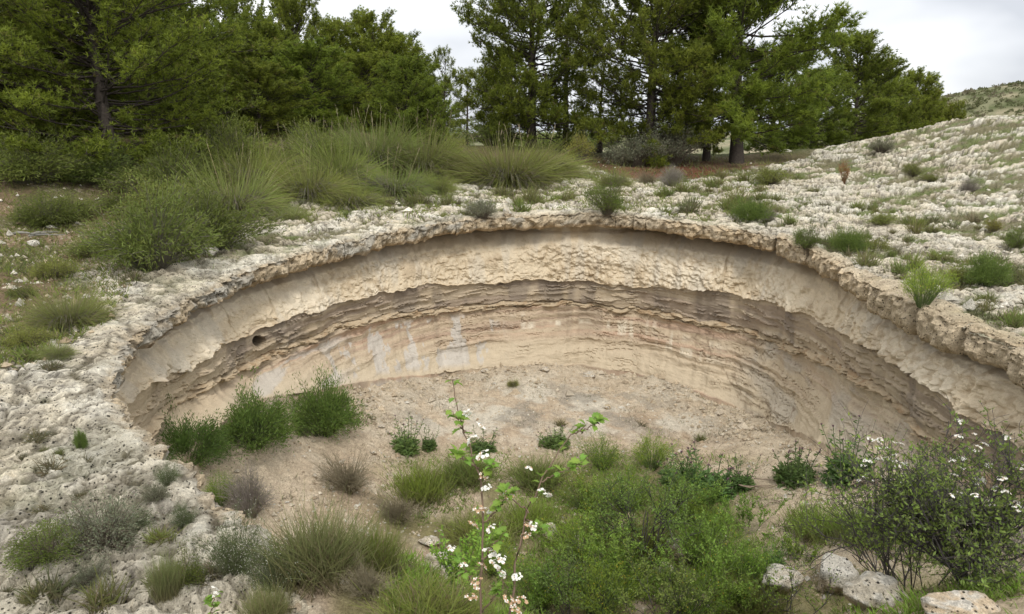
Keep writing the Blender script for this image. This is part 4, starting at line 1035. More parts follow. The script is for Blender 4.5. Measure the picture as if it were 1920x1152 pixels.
# tufts in the hollows of the bare rock
def scatter(n, reg, seed):
    r = np.random.default_rng(seed); out_ = []
    while len(out_) < n:
        px = r.uniform(reg[0], reg[1], 4000); py = r.uniform(reg[2], reg[3], 4000)
        P = on_plane(px, py); x, y = P[:, 0], P[:, 1]
        for _ in range(6):
            z = Hbase(x, y); d = rays(px, py); t = (z - CZ) / np.minimum(d[:, 2], -.02); x, y = d[:, 0] * t, d[:, 1] * t
        p, rr = phi_r(x, y); t_ = rr - Rim(p)
        zz, cc, rock, low = ground_fields(x, y)
        ok = (t_ > .45) & (rock > .4) & (r.random(4000) < .10 + .9 * low) & (y < 26) & (np.abs(z - Hbase(x, y)) < .08)
        out_ += [(x[i], y[i], zz[i]) for i in np.where(ok)[0]]
    return out_[:n]
sets = [('small green tuft in a hollow of the white rock slope at right', 'tufts on the right rock slope', (1400, 1960, 235, 640), 170, 1),
        ('small tuft among the white ledges behind the back rim', 'tufts behind the back rim', (640, 1420, 325, 410), 95, 2),
        ('small tuft on the pale rock shelf at left', 'tufts on the left rock shelf', (0, 460, 520, 1150), 34, 3)]
MARKS = [(1140, 402, 'the dark green shrub on the back rim'), (985, 350, 'the little yellow green bush'), (952, 338, 'the big rounded grass clump'), (820, 362, 'the small yellow green grass clump'), (740, 362, 'the grass clump at the rock edge'), (660, 382, 'the grey footed grass clump'),
 (1212, 345, 'the purple grey dead shrub'), (1258, 352, 'the brownish twiggy shrub'), (1440, 346, 'the low shrub by the red earth'), (1408, 416, 'the fine leaved bush above the rim'), (1582, 345, 'the rusty dry weed'), (1512, 468, 'the dark shrub hanging over the rim'),
 (1592, 474, 'the dark upright bush'), (1640, 470, 'the spreading green shrub'), (1848, 538, 'the bright bush at the right edge'), (1862, 436, 'the mustard coloured bush'), (1815, 360, 'the grey twiggy bush'), (1712, 328, 'the small bush high on the slope'), (1650, 426, 'the bush with yellow flowers'),
 (1905, 470, 'the dark bush at the right border'), (1652, 288, 'the pale bush on the skyline'), (905, 445, 'the shrub under the caprock'), (153, 838, 'the small upright bush on the left rock'), (75, 825, 'the flat brownish shrub'), (195, 1020, 'the long low shrub'), (315, 915, 'the upright herb on the knob'), (130, 606, 'the lone rounded grass clump'), (312, 1130, 'the upright yellowish grass')]
DIRS = ['to the right', 'down to the right', 'straight down', 'down to the left', 'to the left', 'up to the left', 'straight up', 'up to the right']
ORD = ['nearest', 'second', 'third', 'fourth', 'fifth', 'sixth', 'seventh', 'eighth', 'ninth', 'tenth', 'eleventh', 'twelfth', 'thirteenth', 'fourteenth', 'fifteenth', 'sixteenth', 'seventeenth', 'eighteenth', 'nineteenth', 'twentieth', 'twenty-first', 'twenty-second', 'twenty-third', 'twenty-fourth', 'twenty-fifth', 'twenty-sixth', 'twenty-seventh', 'twenty-eighth', 'twenty-ninth', 'thirtieth']
TUFTS = []
for lab, grp, reg, n, sd_ in sets:
    for (x, y, z) in scatter(n, reg, sd_):
        D = math.hypot(x, y); w = rng.uniform(.18, .54) * (1 if D > 9 else .6) * (1.25 if sd_ == 2 else 1)
        a, b = project(x, y, z); TUFTS.append([x, y, z, w, float(a), float(b), grp])
slots = {}
for k, t in enumerate(TUFTS):
    m = min(range(len(MARKS)), key=lambda q: math.hypot(t[4] - MARKS[q][0], 1.6 * (t[5] - MARKS[q][1] + 15)))
    a = math.degrees(math.atan2(t[5] - MARKS[m][1] + 15, t[4] - MARKS[m][0])) % 360
    slots.setdefault((m, int((a + 22.5) // 45) % 8), []).append((math.hypot(t[4] - MARKS[m][0], t[5] - MARKS[m][1] + 15), k))
for (m, dr), l in slots.items():
    for r_, (_, k) in enumerate(sorted(l)):
        x, y, z, w, a, b, grp = TUFTS[k]
        plant('tuft', (x, y, z - .015), w, w * rng.uniform(.4, .9), '%s grass tuft from %s, %s' % ((ORD[r_] if r_ < len(ORD) else 'far'), MARKS[m][2], DIRS[dr]), grp)
# ---- ground cover nobody could count
def cover(name, label_cat, n, fn, L, w, cols, seed, seg=2):
    r = np.random.default_rng(seed); mb = MB(); P = fn(n, r); k = len(P)
    global rng
    keep = rng; rng = r
    d, _ = dome_dirs(k, .9); c = np.array(cols)[r.integers(0, len(cols), k)] * r.uniform(.75, 1.2, (k, 1))
    blades(mb, P, d, L * r.uniform(.5, 1.2, k), w, r.uniform(.1, .5, k), c * .8, c, seg)
    rng = keep
    o = obj(name, mb.mesh(name), M_LEAF); tag(o, None, None, None, 'stuff'); return o
def pts_ground(reg, cond, full):
    def fn(n, r):
        px = r.uniform(reg[0], reg[1], n); py = r.uniform(reg[2], reg[3], n)
        d = rays(px, py); t = np.full(n, 5.0)
        P = on_plane(px, py); x, y = P[:, 0], P[:, 1]
        for _ in range(14):
            z = G(x, y) if full else Hbase(x, y)
            t = .5 * t + .5 * np.clip((z - CZ) / np.minimum(d[:, 2], -.015), 1, 90); x, y = d[:, 0] * t, d[:, 1] * t
        p, rr = phi_r(x, y)
        ok = cond(px, py, x, y, rr - Rim(p))
        x, y = x[ok], y[ok]
        return np.column_stack([x, y, (floor_z(x, y) if full else ground_fields(x, y)[0]) - .01])
    return fn
def c_floor(px, py, x, y, t):
    g = fbm(x / .8, y / .8, 14, 4)
    m = sst(830, 900, py) * sst(700, 800, px) * sst(1480, 1330, px) + sst(990, 1060, py) * sst(700, 860, px) * sst(1480, 1360, px) + .6 * sst(1380, 1480, px) * sst(900, 980, py)
    return (t < -.1) & (rng.random(len(px)) < np.clip(m, 0, 1) * sst(.36, .56, g))
cover('floor_grass', '', 110000, pts_ground((640, 1920, 800, 1240), c_floor, True), .13, .010, [GR, BR, BR, OL, (.22, .22, .09)], 3)
def c_soil(px, py, x, y, t):
    g = fbm(x / 1.1, y / 1.1, 6, 4); s = t - soil_t(phi_r(x, y)[0])
    return (t > .3) & (s > -.3) & (y < 34) & (rng.random(len(px)) < .25 + .75 * sst(.36, .52, g))
cover('bank_grass', '', 36000, pts_ground((-60, 640, 270, 700), c_soil, False), .16, .012, [OL, GR, (.2, .18, .09), (.13, .17, .06)], 4)
cover('flat_grass', '', 16000, pts_ground((640, 1760, 262, 350), c_soil, False), .22, .02, [OL, (.15, .18, .07), (.19, .17, .09)], 5)
def c_rock(px, py, x, y, t):
    z, c, rock, low = ground_fields(x, y); return (t > .3) & (rock > .3) & (low > .35) & (rng.random(len(px)) < .8)
cover('rock_turf', '', 120000, pts_ground((0, 1960, 235, 1180), c_rock, False), .085, .011, [OL, (.15, .17, .065), (.2, .17, .1), GR], 6, 1)
def c_rim(px, py, x, y, t):
    z, c, rock, low = ground_fields(x, y); g = fbm(x / .35, y / .35, 3, 3); return (t > .35) & (rock > .2) & (y > 11.5) & (g + .25 * low > .56)
cover('rim_turf', '', 30000, pts_ground((560, 1440, 318, 420), c_rim, False), .15, .014, [OL, GR, (.2, .18, .09)], 16, 2)
def c_rub(px, py, x, y, t): return (t < -.3) & (fbm(x / .45, y / .45, 5, 3) > .52)
cover('dry_floor_grass', '', 20000, pts_ground((520, 1700, 700, 960), c_rub, True), .085, .008, [(.24, .2, .13), (.30, .26, .18), (.19, .2, .09), (.17, .14, .11)], 17, 2)
# pebbles
def pebbles(name, n, fn, sz, col, seed):
    r = np.random.default_rng(seed); P = fn(n, r); k = len(P)
    oct_ = np.array([(1, 0, 0), (0, 1, 0), (-1, 0, 0), (0, -1, 0), (0, 0, .8), (0, 0, -.6)]); ft = np.array([(0, 1, 4), (1, 2, 4), (2, 3, 4), (3, 0, 4), (1, 0, 5), (2, 1, 5), (3, 2, 5), (0, 3, 5)])
    s = sz * r.uniform(.4, 1, k) ** 2 * np.where(r.random(k) < .06, 2.2, 1)
    a = r.uniform(0, 6.28, k); ca, sa = np.cos(a)[:, None], np.sin(a)[:, None]
    V = oct_[None] * r.uniform(.5, 1.3, (k, 6, 1)) * s[:, None, None]
    V = np.stack([V[..., 0] * ca - V[..., 1] * sa, V[..., 0] * sa + V[..., 1] * ca, V[..., 2]], -1) + (P + [0, 0, .012])[:, None]
    C = np.repeat((np.array(col)[r.integers(0, len(col), k)] * r.uniform(.75, 1.15, (k, 1)))[:, None], 6, 1)
    f = (np.arange(k)[:, None, None] * 6 + ft[None]).reshape(-1, 3)
    o = obj(name, make_mesh(name, V.reshape(-1, 3), None, f, C.reshape(-1, 3), False), M_SOIL); tag(o, None, None, None, 'stuff')
PC = [(.50, .44, .34), (.44, .36, .25), (.56, .52, .44), (.36, .28, .19)]
pebbles('gravel', 15000, pts_ground((260, 1720, 690, 1150), lambda px, py, x, y, t: (t < -.1) & (rng.random(len(px)) < .25 + .75 * sst(.45, .6, fbm(x / .7, y / .7, 9, 3))), True), .028, PC, 8)
pebbles('scree', 6000, pts_ground((300, 1700, 680, 800), lambda px, py, x, y, t: (t < -.02) & (t > -2.2) & (rng.random(len(px)) < sst(-2.2, -.2, t)), True), .055, [(.47, .395, .285), (.42, .34, .24), (.5, .43, .33)], 21)
pebbles('slope_stones', 5000, pts_ground((560, 1960, 235, 640), lambda px, py, x, y, t: (t > .3) & (y < 26) & (rng.random(len(px)) < sst(.4, .65, fbm(x / .9, y / .9, 2, 3))), False), .06, [(.58, .54, .45), (.62, .58, .5), (.48, .42, .33)], 22)
pebbles('bank_stones', 1900, pts_ground((-40, 560, 380, 720), lambda px, py, x, y, t: (t > .4) & (t - soil_t(phi_r(x, y)[0]) > -.4), False), .055, PC, 9)

# ------------------------------------------------------------------ boulders and loose stones
def rock_mesh(name, sx, sy, sz, seed, n=26, col=(.56, .49, .38), jag=.35):
    r = np.random.default_rng(seed); th = np.linspace(0, 2 * math.pi, n * 2, endpoint=False); la = np.linspace(-1.2, 1.5, n)
    T, Lq = np.meshgrid(th, la, indexing='ij')
    d = np.stack([np.cos(T) * np.cos(Lq), np.sin(T) * np.cos(Lq), np.sin(Lq)], -1)
    pl = nrm(r.normal(size=(13, 3))); h = r.uniform(.62, 1.0, 13)
    k = np.min(np.where(d @ pl.T > .12, h / np.maximum(d @ pl.T, .12), 9), -1); k = np.minimum(k, 1.15)
    nz = fbm(d[..., 0] * 2.2 + 5 * seed + d[..., 2] * 1.3, d[..., 1] * 2.2 + d[..., 2] * 2.0, seed % 9, 5, .6) - .5
    k = k * (1 + jag * nz)
    V = d * k[..., None] * [sx, sy, sz]; m = len(la)
    q = [(i * m + j, ((i + 1) % (2 * n)) * m + j, ((i + 1) % (2 * n)) * m + j + 1, i * m + j + 1) for i in range(2 * n) for j in range(m - 1)]
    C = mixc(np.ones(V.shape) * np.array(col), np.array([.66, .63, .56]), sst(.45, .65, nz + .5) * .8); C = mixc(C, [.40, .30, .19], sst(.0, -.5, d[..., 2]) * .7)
    C = mixc(C, [.3, .28, .24], sst(.12, .22, nz) * .5)
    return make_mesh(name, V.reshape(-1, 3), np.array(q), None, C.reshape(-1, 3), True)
def boulder(px, py, wpx, hpx, seed, label, col=(.56, .49, .38), tilt=0.0, name='boulder', group=None):
    g, t = hit(px, py); D = t; w = wpx / F * D; h = hpx / F * D
    o = obj(name, rock_mesh(name, w * .5, w * .42, h * .58, seed, col=col), M_ROCK, None, (g[0], g[1], g[2] + h * .34), 0.0)
    o.rotation_euler = (rng.uniform(-.1, .1), tilt, 0.0)
    tag(o, label, 'boulder' if name == 'boulder' else 'stone', group)
for a in [
 (828, 1082, 72, 56, 1, 'cream boulder beside the soft grass, the larger of two at lower left centre'),
 (806, 1022, 38, 22, 2, 'small flat cream stone above the larger cream boulder'),
 (1572, 1102, 78, 72, 3, 'pale pointed boulder at lower right, tallest of the group', (.60, .56, .48), .35),
 (1466, 1100, 78, 48, 4, 'pale low boulder left of the pointed one', (.56, .50, .40)),
 (1262, 1050, 34, 48, 5, 'upright tan stone behind the thorn trunk', (.52, .42, .30)),
 (1085, 1045, 26, 40, 6, 'upright pale stone left of the thorn trunk'),
 (1030, 1020, 26, 36, 7, 'upright pale stone between the blossom shoots'),
 (1640, 1142, 110, 60, 8, 'broad pale boulder in front of the pointed one', (.56, .50, .40)),
 (1800, 1160, 120, 44, 9, 'flat tan boulder at the bottom right under the thorn bush', (.54, .43, .30)),
 (1248, 1075, 30, 26, 10, 'small cream stone in front of the upright tan stone'),
 (952, 452, 17, 14, 12, 'angular stone lying on the slope under the caprock'),
 (1140, 768, 14, 10, 13, 'small tan stone on the pale rubble floor', (.5, .4, .26)),
]: boulder(*a)
SL = ['at the left foot of the purplish dead shrub', 'left of the tall thin thistle', 'behind the tall thin thistle, left of a pair', 'behind the tall thin thistle, right of a pair', 'at the right foot of the purplish dead shrub', 'at the back wall, above the lone green tuft', 'at the back wall on the pale rubble, whitest of all', 'at the back wall left of the lone green tuft', 'in the grass left of the slender blossom shoot', 'below the smooth clay slope at right', 'below the middle lush bush, topmost of the column', 'below the middle lush bush, lowest of the column', 'right of the rounded lush bush, on bare earth', 'near the rock edge left of the grey tangled shrub']
for (px, py, w, h, sd_) in [(622, 928, 12, 8, 3), (700, 850, 12, 8, 2), (716, 806, 12, 7, 4), (728, 815, 10, 7, 6), (668, 922, 10, 7, 7), (1020, 700, 18, 8, 8), (1105, 702, 20, 12, 9), (910, 700, 14, 8, 10), (828, 900, 14, 7, 11), (1335, 800, 9, 6, 3), (570, 868, 9, 6, 5), (590, 905, 9, 6, 8), (640, 862, 9, 6, 9), (445, 888, 10, 7, 4)]:
    boulder(px, py, w, h, sd_, 'loose pale stone ' + SL.pop(0), (.52, .44, .33), 0, 'stone', 'loose stones on the pit floor')
SL = ['at the right foot of the large soft green bush, biggest', 'beside the biggest one at the soft green bush', 'by the grey dead branch on the left bank', 'right of the dead branch on the left bank', 'at the left border below the flat grass patch', 'at the foot of the large dark footed bush', 'above the dead branch on the left bank', 'low and flat on the green flat among the pines', 'between the seeding grass clumps left of centre']
for (px, py, w, h, sd_) in [(385, 482, 44, 26, 5), (355, 478, 26, 14, 6), (62, 458, 20, 12, 7), (205, 410 + 44, 24, 12, 8), (20, 700, 22, 16, 9), (300, 500, 22, 20, 11), (96, 430, 16, 9, 2), (1470, 285, 30, 9, 3), (770, 330, 34, 12, 4)]:
    boulder(px, py, w, h, sd_, 'weathered white stone ' + SL.pop(0), (.58, .54, .46), 0, 'stone', 'stones on the earth beyond the rim')

# ------------------------------------------------------------------ thorn bushes
def grow(root, d, L, rad, depth, out_, spread=.6, up=.12, tw=None):
    p = root.copy(); pts = [p.copy()]; k = 4
    for i in range(k):
        d = nrm(d + rng.normal(0, .16, 3) + [0, 0, up * .3]); p = p + d * L / k; pts.append(p.copy())
    out_.append((np.array(pts), rad, depth))
    if depth <= 0: return
    for c in range(rng.integers(3, 6) if depth > 1 else rng.integers(3, 5)):
        u = rng.uniform(.3, 1.0); i = min(int(u * k), k - 1); q = pts[i] + (pts[i + 1] - pts[i]) * (u * k - i)
        nd = nrm(d + rng.normal(0, spread, 3) + [0, 0, up]); grow(q, nd, L * rng.uniform(.5, .78), rad * .58, depth - 1, out_, spread, up)
def thorn_bush(g, dirs, L, rad, depth, nleaf, lsize, lcol, wood, label, spread=.7, up=.12, nflow=0, fl_filter=None, cat='shrub', name='thorn_bush'):
    segs = []
    for d in dirs: grow(np.array([rng.normal(0, .05), rng.normal(0, .05), -.08]), nrm(np.array(d, float)), L * rng.uniform(.85, 1.1), rad, depth, segs, spread, up)
    P = np.array([s[0] for s in segs]); R = np.array([s[1] * np.linspace(1, .6, 5) for s in segs]); R = np.maximum(R, .0016)
    o = empty(name, g); tag(o, label, cat)
    w = MB(); tubes(w, P, R, np.array(wood), 3)
    n = len(P); thin = np.where(np.array([s[2] for s in segs]) <= 1)[0]
    i = thin[rng.integers(0, len(thin), n * 1)]                      # spines
    a = rng.integers(0, 4, len(i)); q = P[i, a]; needles(w, q, rng.normal(0, 1, q.shape), .035, .004, np.array(wood), np.array(wood) * 1.4)
    obj('stems', w.mesh('stems'), M_TWIG, o)
    f = MB(); i = thin[rng.integers(0, len(thin), nleaf)]; u = rng.uniform(0, 3.99, nleaf); a = u.astype(int); t = (u - a)[:, None]
    pos = P[i, a] * (1 - t) + P[i, a + 1] * t
    leaves(f, pos, rng.normal(0, .8, pos.shape) + [0, 0, .5], lsize * rng.uniform(.6, 1.3, nleaf), lsize * .45, vary(lcol, nleaf, .3))
    obj('foliage', f.mesh('foliage', False), M_LEAF, o)
    if nflow:
        tips = P[thin, 4]; tips = tips[fl_filter(tips + g)] if fl_filter else tips
        for t_ in tips[rng.permutation(len(tips))[:nflow]]:
            obj('flower_cluster', FLOW[rng.integers(3)], M_PETAL, o, t_, rng.uniform(0, 6)).scale = [rng.uniform(.7, 1.15)] * 3
    return o
def flower_cluster(n, R, s, faded=.1):
    b = MB(); az = rng.uniform(0, 6.28, n); rr = R * np.sqrt(rng.uniform(0, 1, n))
    c = np.stack([np.cos(az) * rr, np.sin(az) * rr, R * .35 * (1 - (rr / R) ** 2) + rng.normal(0, .1 * R, n)], -1)
    nd = nrm(np.stack([c[:, 0] * .8 / R, c[:, 1] * .8 / R, np.ones(n)], -1) + rng.normal(0, .25, (n, 3)))
    ref = nrm(np.cross(nd, np.array([.3, .8, .1]))); bi = np.cross(nd, ref)
    for k in range(5):
        a = k * 1.2566; d = ref * math.cos(a) + bi * math.sin(a) + nd * .25; d = nrm(d); sd_ = np.cross(nd, d)
        m = c + d * s * .6
        V = np.stack([c, m + sd_ * s * .42, c + d * s, m - sd_ * s * .42], 1)
        col = np.where((rng.random(n) < faded)[:, None], np.array([[.5, .33, .2]]), np.array([[.80, .79, .73]]))
        b.add(V.reshape(-1, 3), np.repeat(col, 4, 0), np.arange(n * 4).reshape(-1, 4))
    p = np.repeat(c, 5, 0); needles(b, p, np.repeat(nd, 5, 0) + rng.normal(0, .5, p.shape), s * .5, s * .1, [.6, .5, .3], [.35, .15, .1])
    p = np.repeat(c * [.5, .5, 1], 1, 0) - [0, 0, R * .6]; needles(b, p, c - p + 1e-4, np.linalg.norm(c - p, axis=1), .002, [.12, .18, .05], [.15, .2, .06])
    return b.mesh('flower_cluster', False)
FLOW = [flower_cluster(12, .028, .010), flower_cluster(9, .024, .010), flower_cluster(15, .032, .010)]
FADED = flower_cluster(11, .026, .010, .75)
g = at_dist(1925, 4.9)
def px_filter(boxes):
    def fn(P):
        X_, Y_ = project(P[:, 0], P[:, 1], P[:, 2]); m = np.zeros(len(P), bool)
        for b in boxes: m |= (X_ > b[0]) & (X_ < b[1]) & (Y_ > b[2]) & (Y_ < b[3])
        return m
    return fn
BWOOD = (.075, .068, .064)
thorn_bush(g, [(-.35, .1, .9), (-.2, .2, 1), (.15, -.1, 1), (.5, .1, .8), (-.6, -.1, .6), (-.75, .1, .35), (.1, .5, .8), (-.35, -.4, .7), (.3, -.4, .9), (-.1, .1, 1.2), (-.3, -.2, 1.1), (-.8, -.3, .4)], .68, .014, 4, 9500, .034, (.20, .28, .065), (.075, .068, .064),
  'big dark twiggy thorn bush with white blossom filling the lower right corner', .62, .08, 34, px_filter([(1780, 1920, 740, 960), (1640, 1720, 860, 900)]))
g = at_dist(1800, 5.6)
thorn_bush(g, [(-.25, .1, 1), (.05, .2, 1.1), (.3, 0, 1), (-.1, .3, 1), (-.6, .2, .8), (.5, .1, 1), (-.3, -.1, 1)], .92, .010, 3, 2000, .034, (.20, .30, .06), (.10, .09, .08),
  'paler leafy thorn bush rising behind the dark one at right, white blossom at its tip', .5, .2, 44, px_filter([(1670, 1790, 690, 820), (1590, 1700, 820, 910), (1780, 1920, 700, 900)]))
g, _ = hit(1216, 1066)
thorn_bush(g, [(-.05, 0, 1), (-.25, .05, 1)], .50, .017, 1, 40, .03, GR, BWOOD, 'single bare thorn stem standing in the middle of the green herbs', .3, .3)
thorn_bush(g + [0, 0, .32], [(-.75, .1, .8), (-.3, .3, 1), (.2, .1, 1), (.7, .2, .8), (0, -.4, .9), (.95, 0, .35), (-.95, 0, .3), (.3, 0, 1.1), (-.5, 0, 1)], .60, .011, 3, 5200, .034, (.17, .26, .055), BWOOD,
  'small leaved thorn bush with open branches on the single stem right of centre', .6, .1)
g, _ = hit(1640, 1110)
thorn_bush(g, [(-.22, 0, 1), (-.45, .1, 1), (.25, .1, .7)], .75, .010, 2, 240, .026, GR, BWOOD, 'sparse bare thorn sapling left of the big thorn bush', .45, .18)
g, _ = hit(1480, 1160)
thorn_bush(g, [(-.5, 0, .8), (.3, .1, 1), (-.15, .1, 1), (.7, 0, .7)], .5, .008, 2, 350, .03, GR, BWOOD, 'low thorn bush with few leaves at the bottom beside the boulders', .55, .1)
for (px, py, L_, nl_, lab_) in [(1130, 1105, .62, 2600, 'wispy bright green shrub left of the single bare stem, low'), (1330, 1125, .68, 2600, 'wispy bright green shrub at the bottom right of the single bare stem'), (1375, 1165, .42, 2000, 'wispy bright green shrub at the bottom left of the pale boulders'),
   (1010, 1150, .45, 2200, 'wispy bright green shrub at the bottom between the blossom shoots'), (1290, 985, .55, 2000, 'wispy green shrub behind the single bare stem, at right'), (1120, 985, .45, 2000, 'wispy green shrub behind the single bare stem, at left'), (1720, 960, .5, 1800, 'wispy green shrub at the left foot of the dark thorn bush')]:
    g, _ = hit(px, py)
    thorn_bush(g, [(-.4, 0, 1), (.3, .1, 1), (-.1, .2, 1.1), (.5, -.1, .8), (-.6, .1, .7), (0, -.2, 1)], L_, .005, 2, nl_, .034, (.22, .33, .06), (.14, .16, .08), lab_, .42, .22)
for (px, py, L_, nl_, lab_) in [(1500, 1050, .28, 800, 'loose green sapling left of the pale pointed boulder'), (1690, 1060, .42, 1500, 'loose green sapling right of the pale pointed boulder'), (1400, 1000, .38, 1400, 'loose green sapling in front of the right end of the thistles'), (860, 1120, .34, 1300, 'loose green sapling at the bottom left of the slender blossom shoot')]:
    g, _ = hit(px, py)
    thorn_bush(g, [(-.4, 0, 1), (.3, .1, 1), (-.1, .2, 1.1), (.5, -.1, .8)], L_, .004, 2, nl_, .032, (.22, .33, .05), (.14, .15, .08), lab_, .42, .22)
g, _ = hit(1070, 1175)
thorn_bush(g, [(-.5, 0, .8), (.3, .1, 1), (-.15, .1, 1), (.7, 0, .7), (0, 0, 1)], .5, .008, 3, 3600, .032, (.17, .25, .06), BWOOD, 'leafy thorn bush at the bottom right of the blossom shoots', .55, .1)
g, _ = hit(1250, 1180)
thorn_bush(g, [(-.5, 0, .8), (.3, .1, 1), (-.15, .1, 1), (.7, 0, .7), (0, 0, 1)], .5, .008, 3, 3600, .032, (.18, .25, .06), BWOOD, 'leafy thorn bush at the bottom below the single stem', .55, .1)

# ------------------------------------------------------------------ hawthorn shoots with lobed leaves, close to the camera
def lobed_leaf(L):
    pr = [(0, 0), (.02, .16), (.24, .22), (.20, .36), (.40, .50), (.26, .58), (.30, .76), (.14, .78), (0, 1.0)]
    pts = [(x, y) for x, y in pr] + [(-x, y) for x, y in pr[-2:0:-1]]
    V = [(x * L, y * L, abs(x) * .35 * L - .25 * L * y * y) for x, y in pts] + [(0, .5 * L, -.06 * L)]
    n = len(pts); t = [(i, (i + 1) % n, n) for i in range(n)]
    c = np.array([.20, .32, .055]) * np.ones((n + 1, 3)); c[-1] *= 1.15
    return make_mesh('leaf', V, None, t, c, False)
LEAFM = [lobed_leaf(.044), lobed_leaf(.035), lobed_leaf(.050)]
def hawthorn(main, twigs, nl, label, flows, root):
    """main: (px, py, distance) along the shoot"""
    def w3(a):
        d = rays(a[0], a[1]); p = d * a[2]; p[2] += CZ; return p
    gz = np.array([root[0], root[1], root[2] - .05])
    Q = np.array([w3(a) for a in main]); Q = np.vstack([gz[None], Q])
    o = empty('hawthorn_shoot', gz + [0, 0, .05]); tag(o, label, 'hawthorn shoot')
    def smooth(Pn, k):
        s = np.linspace(0, len(Pn) - 1, k); return np.stack([np.interp(s, range(len(Pn)), Pn[:, a]) for a in range(3)], -1) + rng.normal(0, .004, (k, 3))
    off = np.array(o.location)
    lines = [smooth(Q - off, 24)] + [smooth(np.array([w3(a) for a in t]) - off, 24) for t in twigs]
    st = MB()
    for i, l in enumerate(lines): tubes(st, l[None], np.linspace(.0058 if i == 0 else .0034, .0016, 24)[None], np.array([.15, .105, .075]), 5)
    obj('stems', st.mesh('stems'), M_TWIG, o)
    for l in lines:
        for k in range(nl):
            u = rng.uniform(.30 if l is lines[0] else .2, 1.0) ** .55 * 22.9; i = int(u); p = l[i] + (l[i + 1] - l[i]) * (u - i)
            e = obj('leaf', LEAFM[rng.integers(3)], M_LEAF, o, p)
            e.rotation_euler = (rng.uniform(-.2, 1.1), rng.uniform(-.5, .5), rng.uniform(0, 6.28)); s = rng.uniform(.7, 1.15); e.scale = (s, s, s)
    for (fx_, fy_, fd, faded) in flows:
        p = w3((fx_, fy_, fd)) - off
        e = obj('flower_cluster', FADED if faded else FLOW[rng.integers(3)], M_PETAL, o, p); e.rotation_euler = (rng.uniform(.1, .9), rng.uniform(-.4, .4), rng.uniform(0, 6)); e.scale = [rng.uniform(.6, .95)] * 3
hawthorn([(905, 1240, 3.0), (900, 1100, 3.0), (906, 1000, 3.02), (900, 900, 3.05), (888, 855, 3.05), (868, 805, 3.08), (856, 760, 3.1), (848, 712, 3.1)],
  [[(905, 985, 3.02), (930, 955, 3.0), (955, 930, 2.97)], [(895, 880, 3.05), (870, 862, 3.0), (850, 850, 2.98)], [(872, 812, 3.08), (862, 790, 3.05), (850, 775, 3.03)], [(900, 900, 3.05), (915, 880, 3.02), (925, 868, 3.0)], [(900, 1110, 3.0), (875, 1075, 3.0), (850, 1040, 3.05)], [(903, 1060, 3.0), (925, 1020, 2.95), (945, 1000, 2.95)], [(904, 1150, 3.0), (935, 1110, 2.95), (950, 1080, 2.95)]], 15,
  'slender hawthorn shoot with lobed leaves and white blossom rising left of centre',
  [(873, 778, 3.06, 0), (880, 775, 3.04, 0), (884, 825, 3.03, 0), (893, 822, 3.04, 0), (905, 855, 3.0, 0), (902, 800, 3.05, 0), (913, 915, 3.0, 0), (908, 892, 3.0, 1), (915, 958, 2.98, 0), (900, 955, 3.0, 1), (920, 990, 2.97, 0), (888, 985, 3.0, 1), (870, 1060, 3.0, 0), (846, 1030, 3.05, 0), (918, 1040, 2.97, 0), (928, 1058, 2.95, 0), (905, 1062, 2.95, 1), (895, 1095, 2.93, 1), (885, 1120, 2.93, 1), (940, 1075, 2.95, 0)], at_dist(905, 3.0))
hawthorn([(950, 1230, 2.9), (965, 1060, 2.95), (985, 975, 3.0), (990, 955, 3.0), (1015, 905, 3.05), (1042, 855, 3.1), (1075, 815, 3.15), (1100, 795, 3.15)],
  [[(1015, 905, 3.05), (1050, 885, 3.05), (1095, 868, 3.05)], [(990, 960, 3.0), (955, 930, 2.95), (945, 925, 2.95)], [(985, 975, 3.0), (1010, 990, 3.0), (1025, 1005, 3.0)], [(1075, 815, 3.15), (1110, 800, 3.15), (1128, 785, 3.15)]], 17,
  'forked hawthorn shoot with lobed leaves and a few white flowers right of the slender one',
  [(993, 880, 3.0, 0), (1018, 922, 3.0, 0), (1028, 930, 3.0, 0), (988, 984, 2.98, 1), (1000, 988, 2.98, 0), (985, 1005, 2.97, 1), (970, 1080, 2.9, 0), (955, 928, 2.95, 1), (955, 1125, 2.88, 1), (975, 1130, 2.88, 1), (940, 1050, 2.9, 0), (968, 1145, 2.86, 1)], at_dist(950, 2.9))
g = at_dist(398, 3.4)
hawthorn([(398, 1170, 3.4), (398, 1140, 3.4), (402, 1110, 3.4)], [], 16, 'short hawthorn sprig with pale fresh leaves at the bottom, on the lower left rock', [(402, 1110, 3.4, 0)], g)

# ------------------------------------------------------------------ dead wood, poppy, ledge stones, hillside scrub
def sticks(px, py, n, L, label, name='dead_branch', col=(.24, .19, .14), rad=.009):
    g, _ = hit(px, py); o = empty(name, g); tag(o, label, 'branch')
    m = MB()
    for i in range(n):
        a = rng.normal(0.25, .45); c = np.array([rng.normal(0, L * .25), rng.normal(0, L * .12), .02 + rng.uniform(0, .03)])
        t = np.linspace(-.5, .5, 5)[:, None]; l = L * rng.uniform(.5, 1.1)
        tubes(m, (c + np.array([math.cos(a), math.sin(a) * .6, rng.normal(0, .06)]) * l * t + rng.normal(0, .012, (5, 3)))[None], np.linspace(rad, rad * .4, 5)[None], np.array(col) * rng.uniform(.7, 1.2), 5)
    obj('twigs', m.mesh('twigs'), M_TWIG, o)
sticks(1640, 912, 12, .55, 'heap of dry cut twigs below the flowering thorn bush')
sticks(1455, 945, 3, .5, 'dry forked branch lying on the sandy floor at right')
sticks(1440, 915, 5, .6, 'thin dry stalks lying on the earth right of the thistles')
sticks(50, 440, 5, .8, 'grey dead branch lying on the left bank', col=(.25, .24, .21), rad=.014)
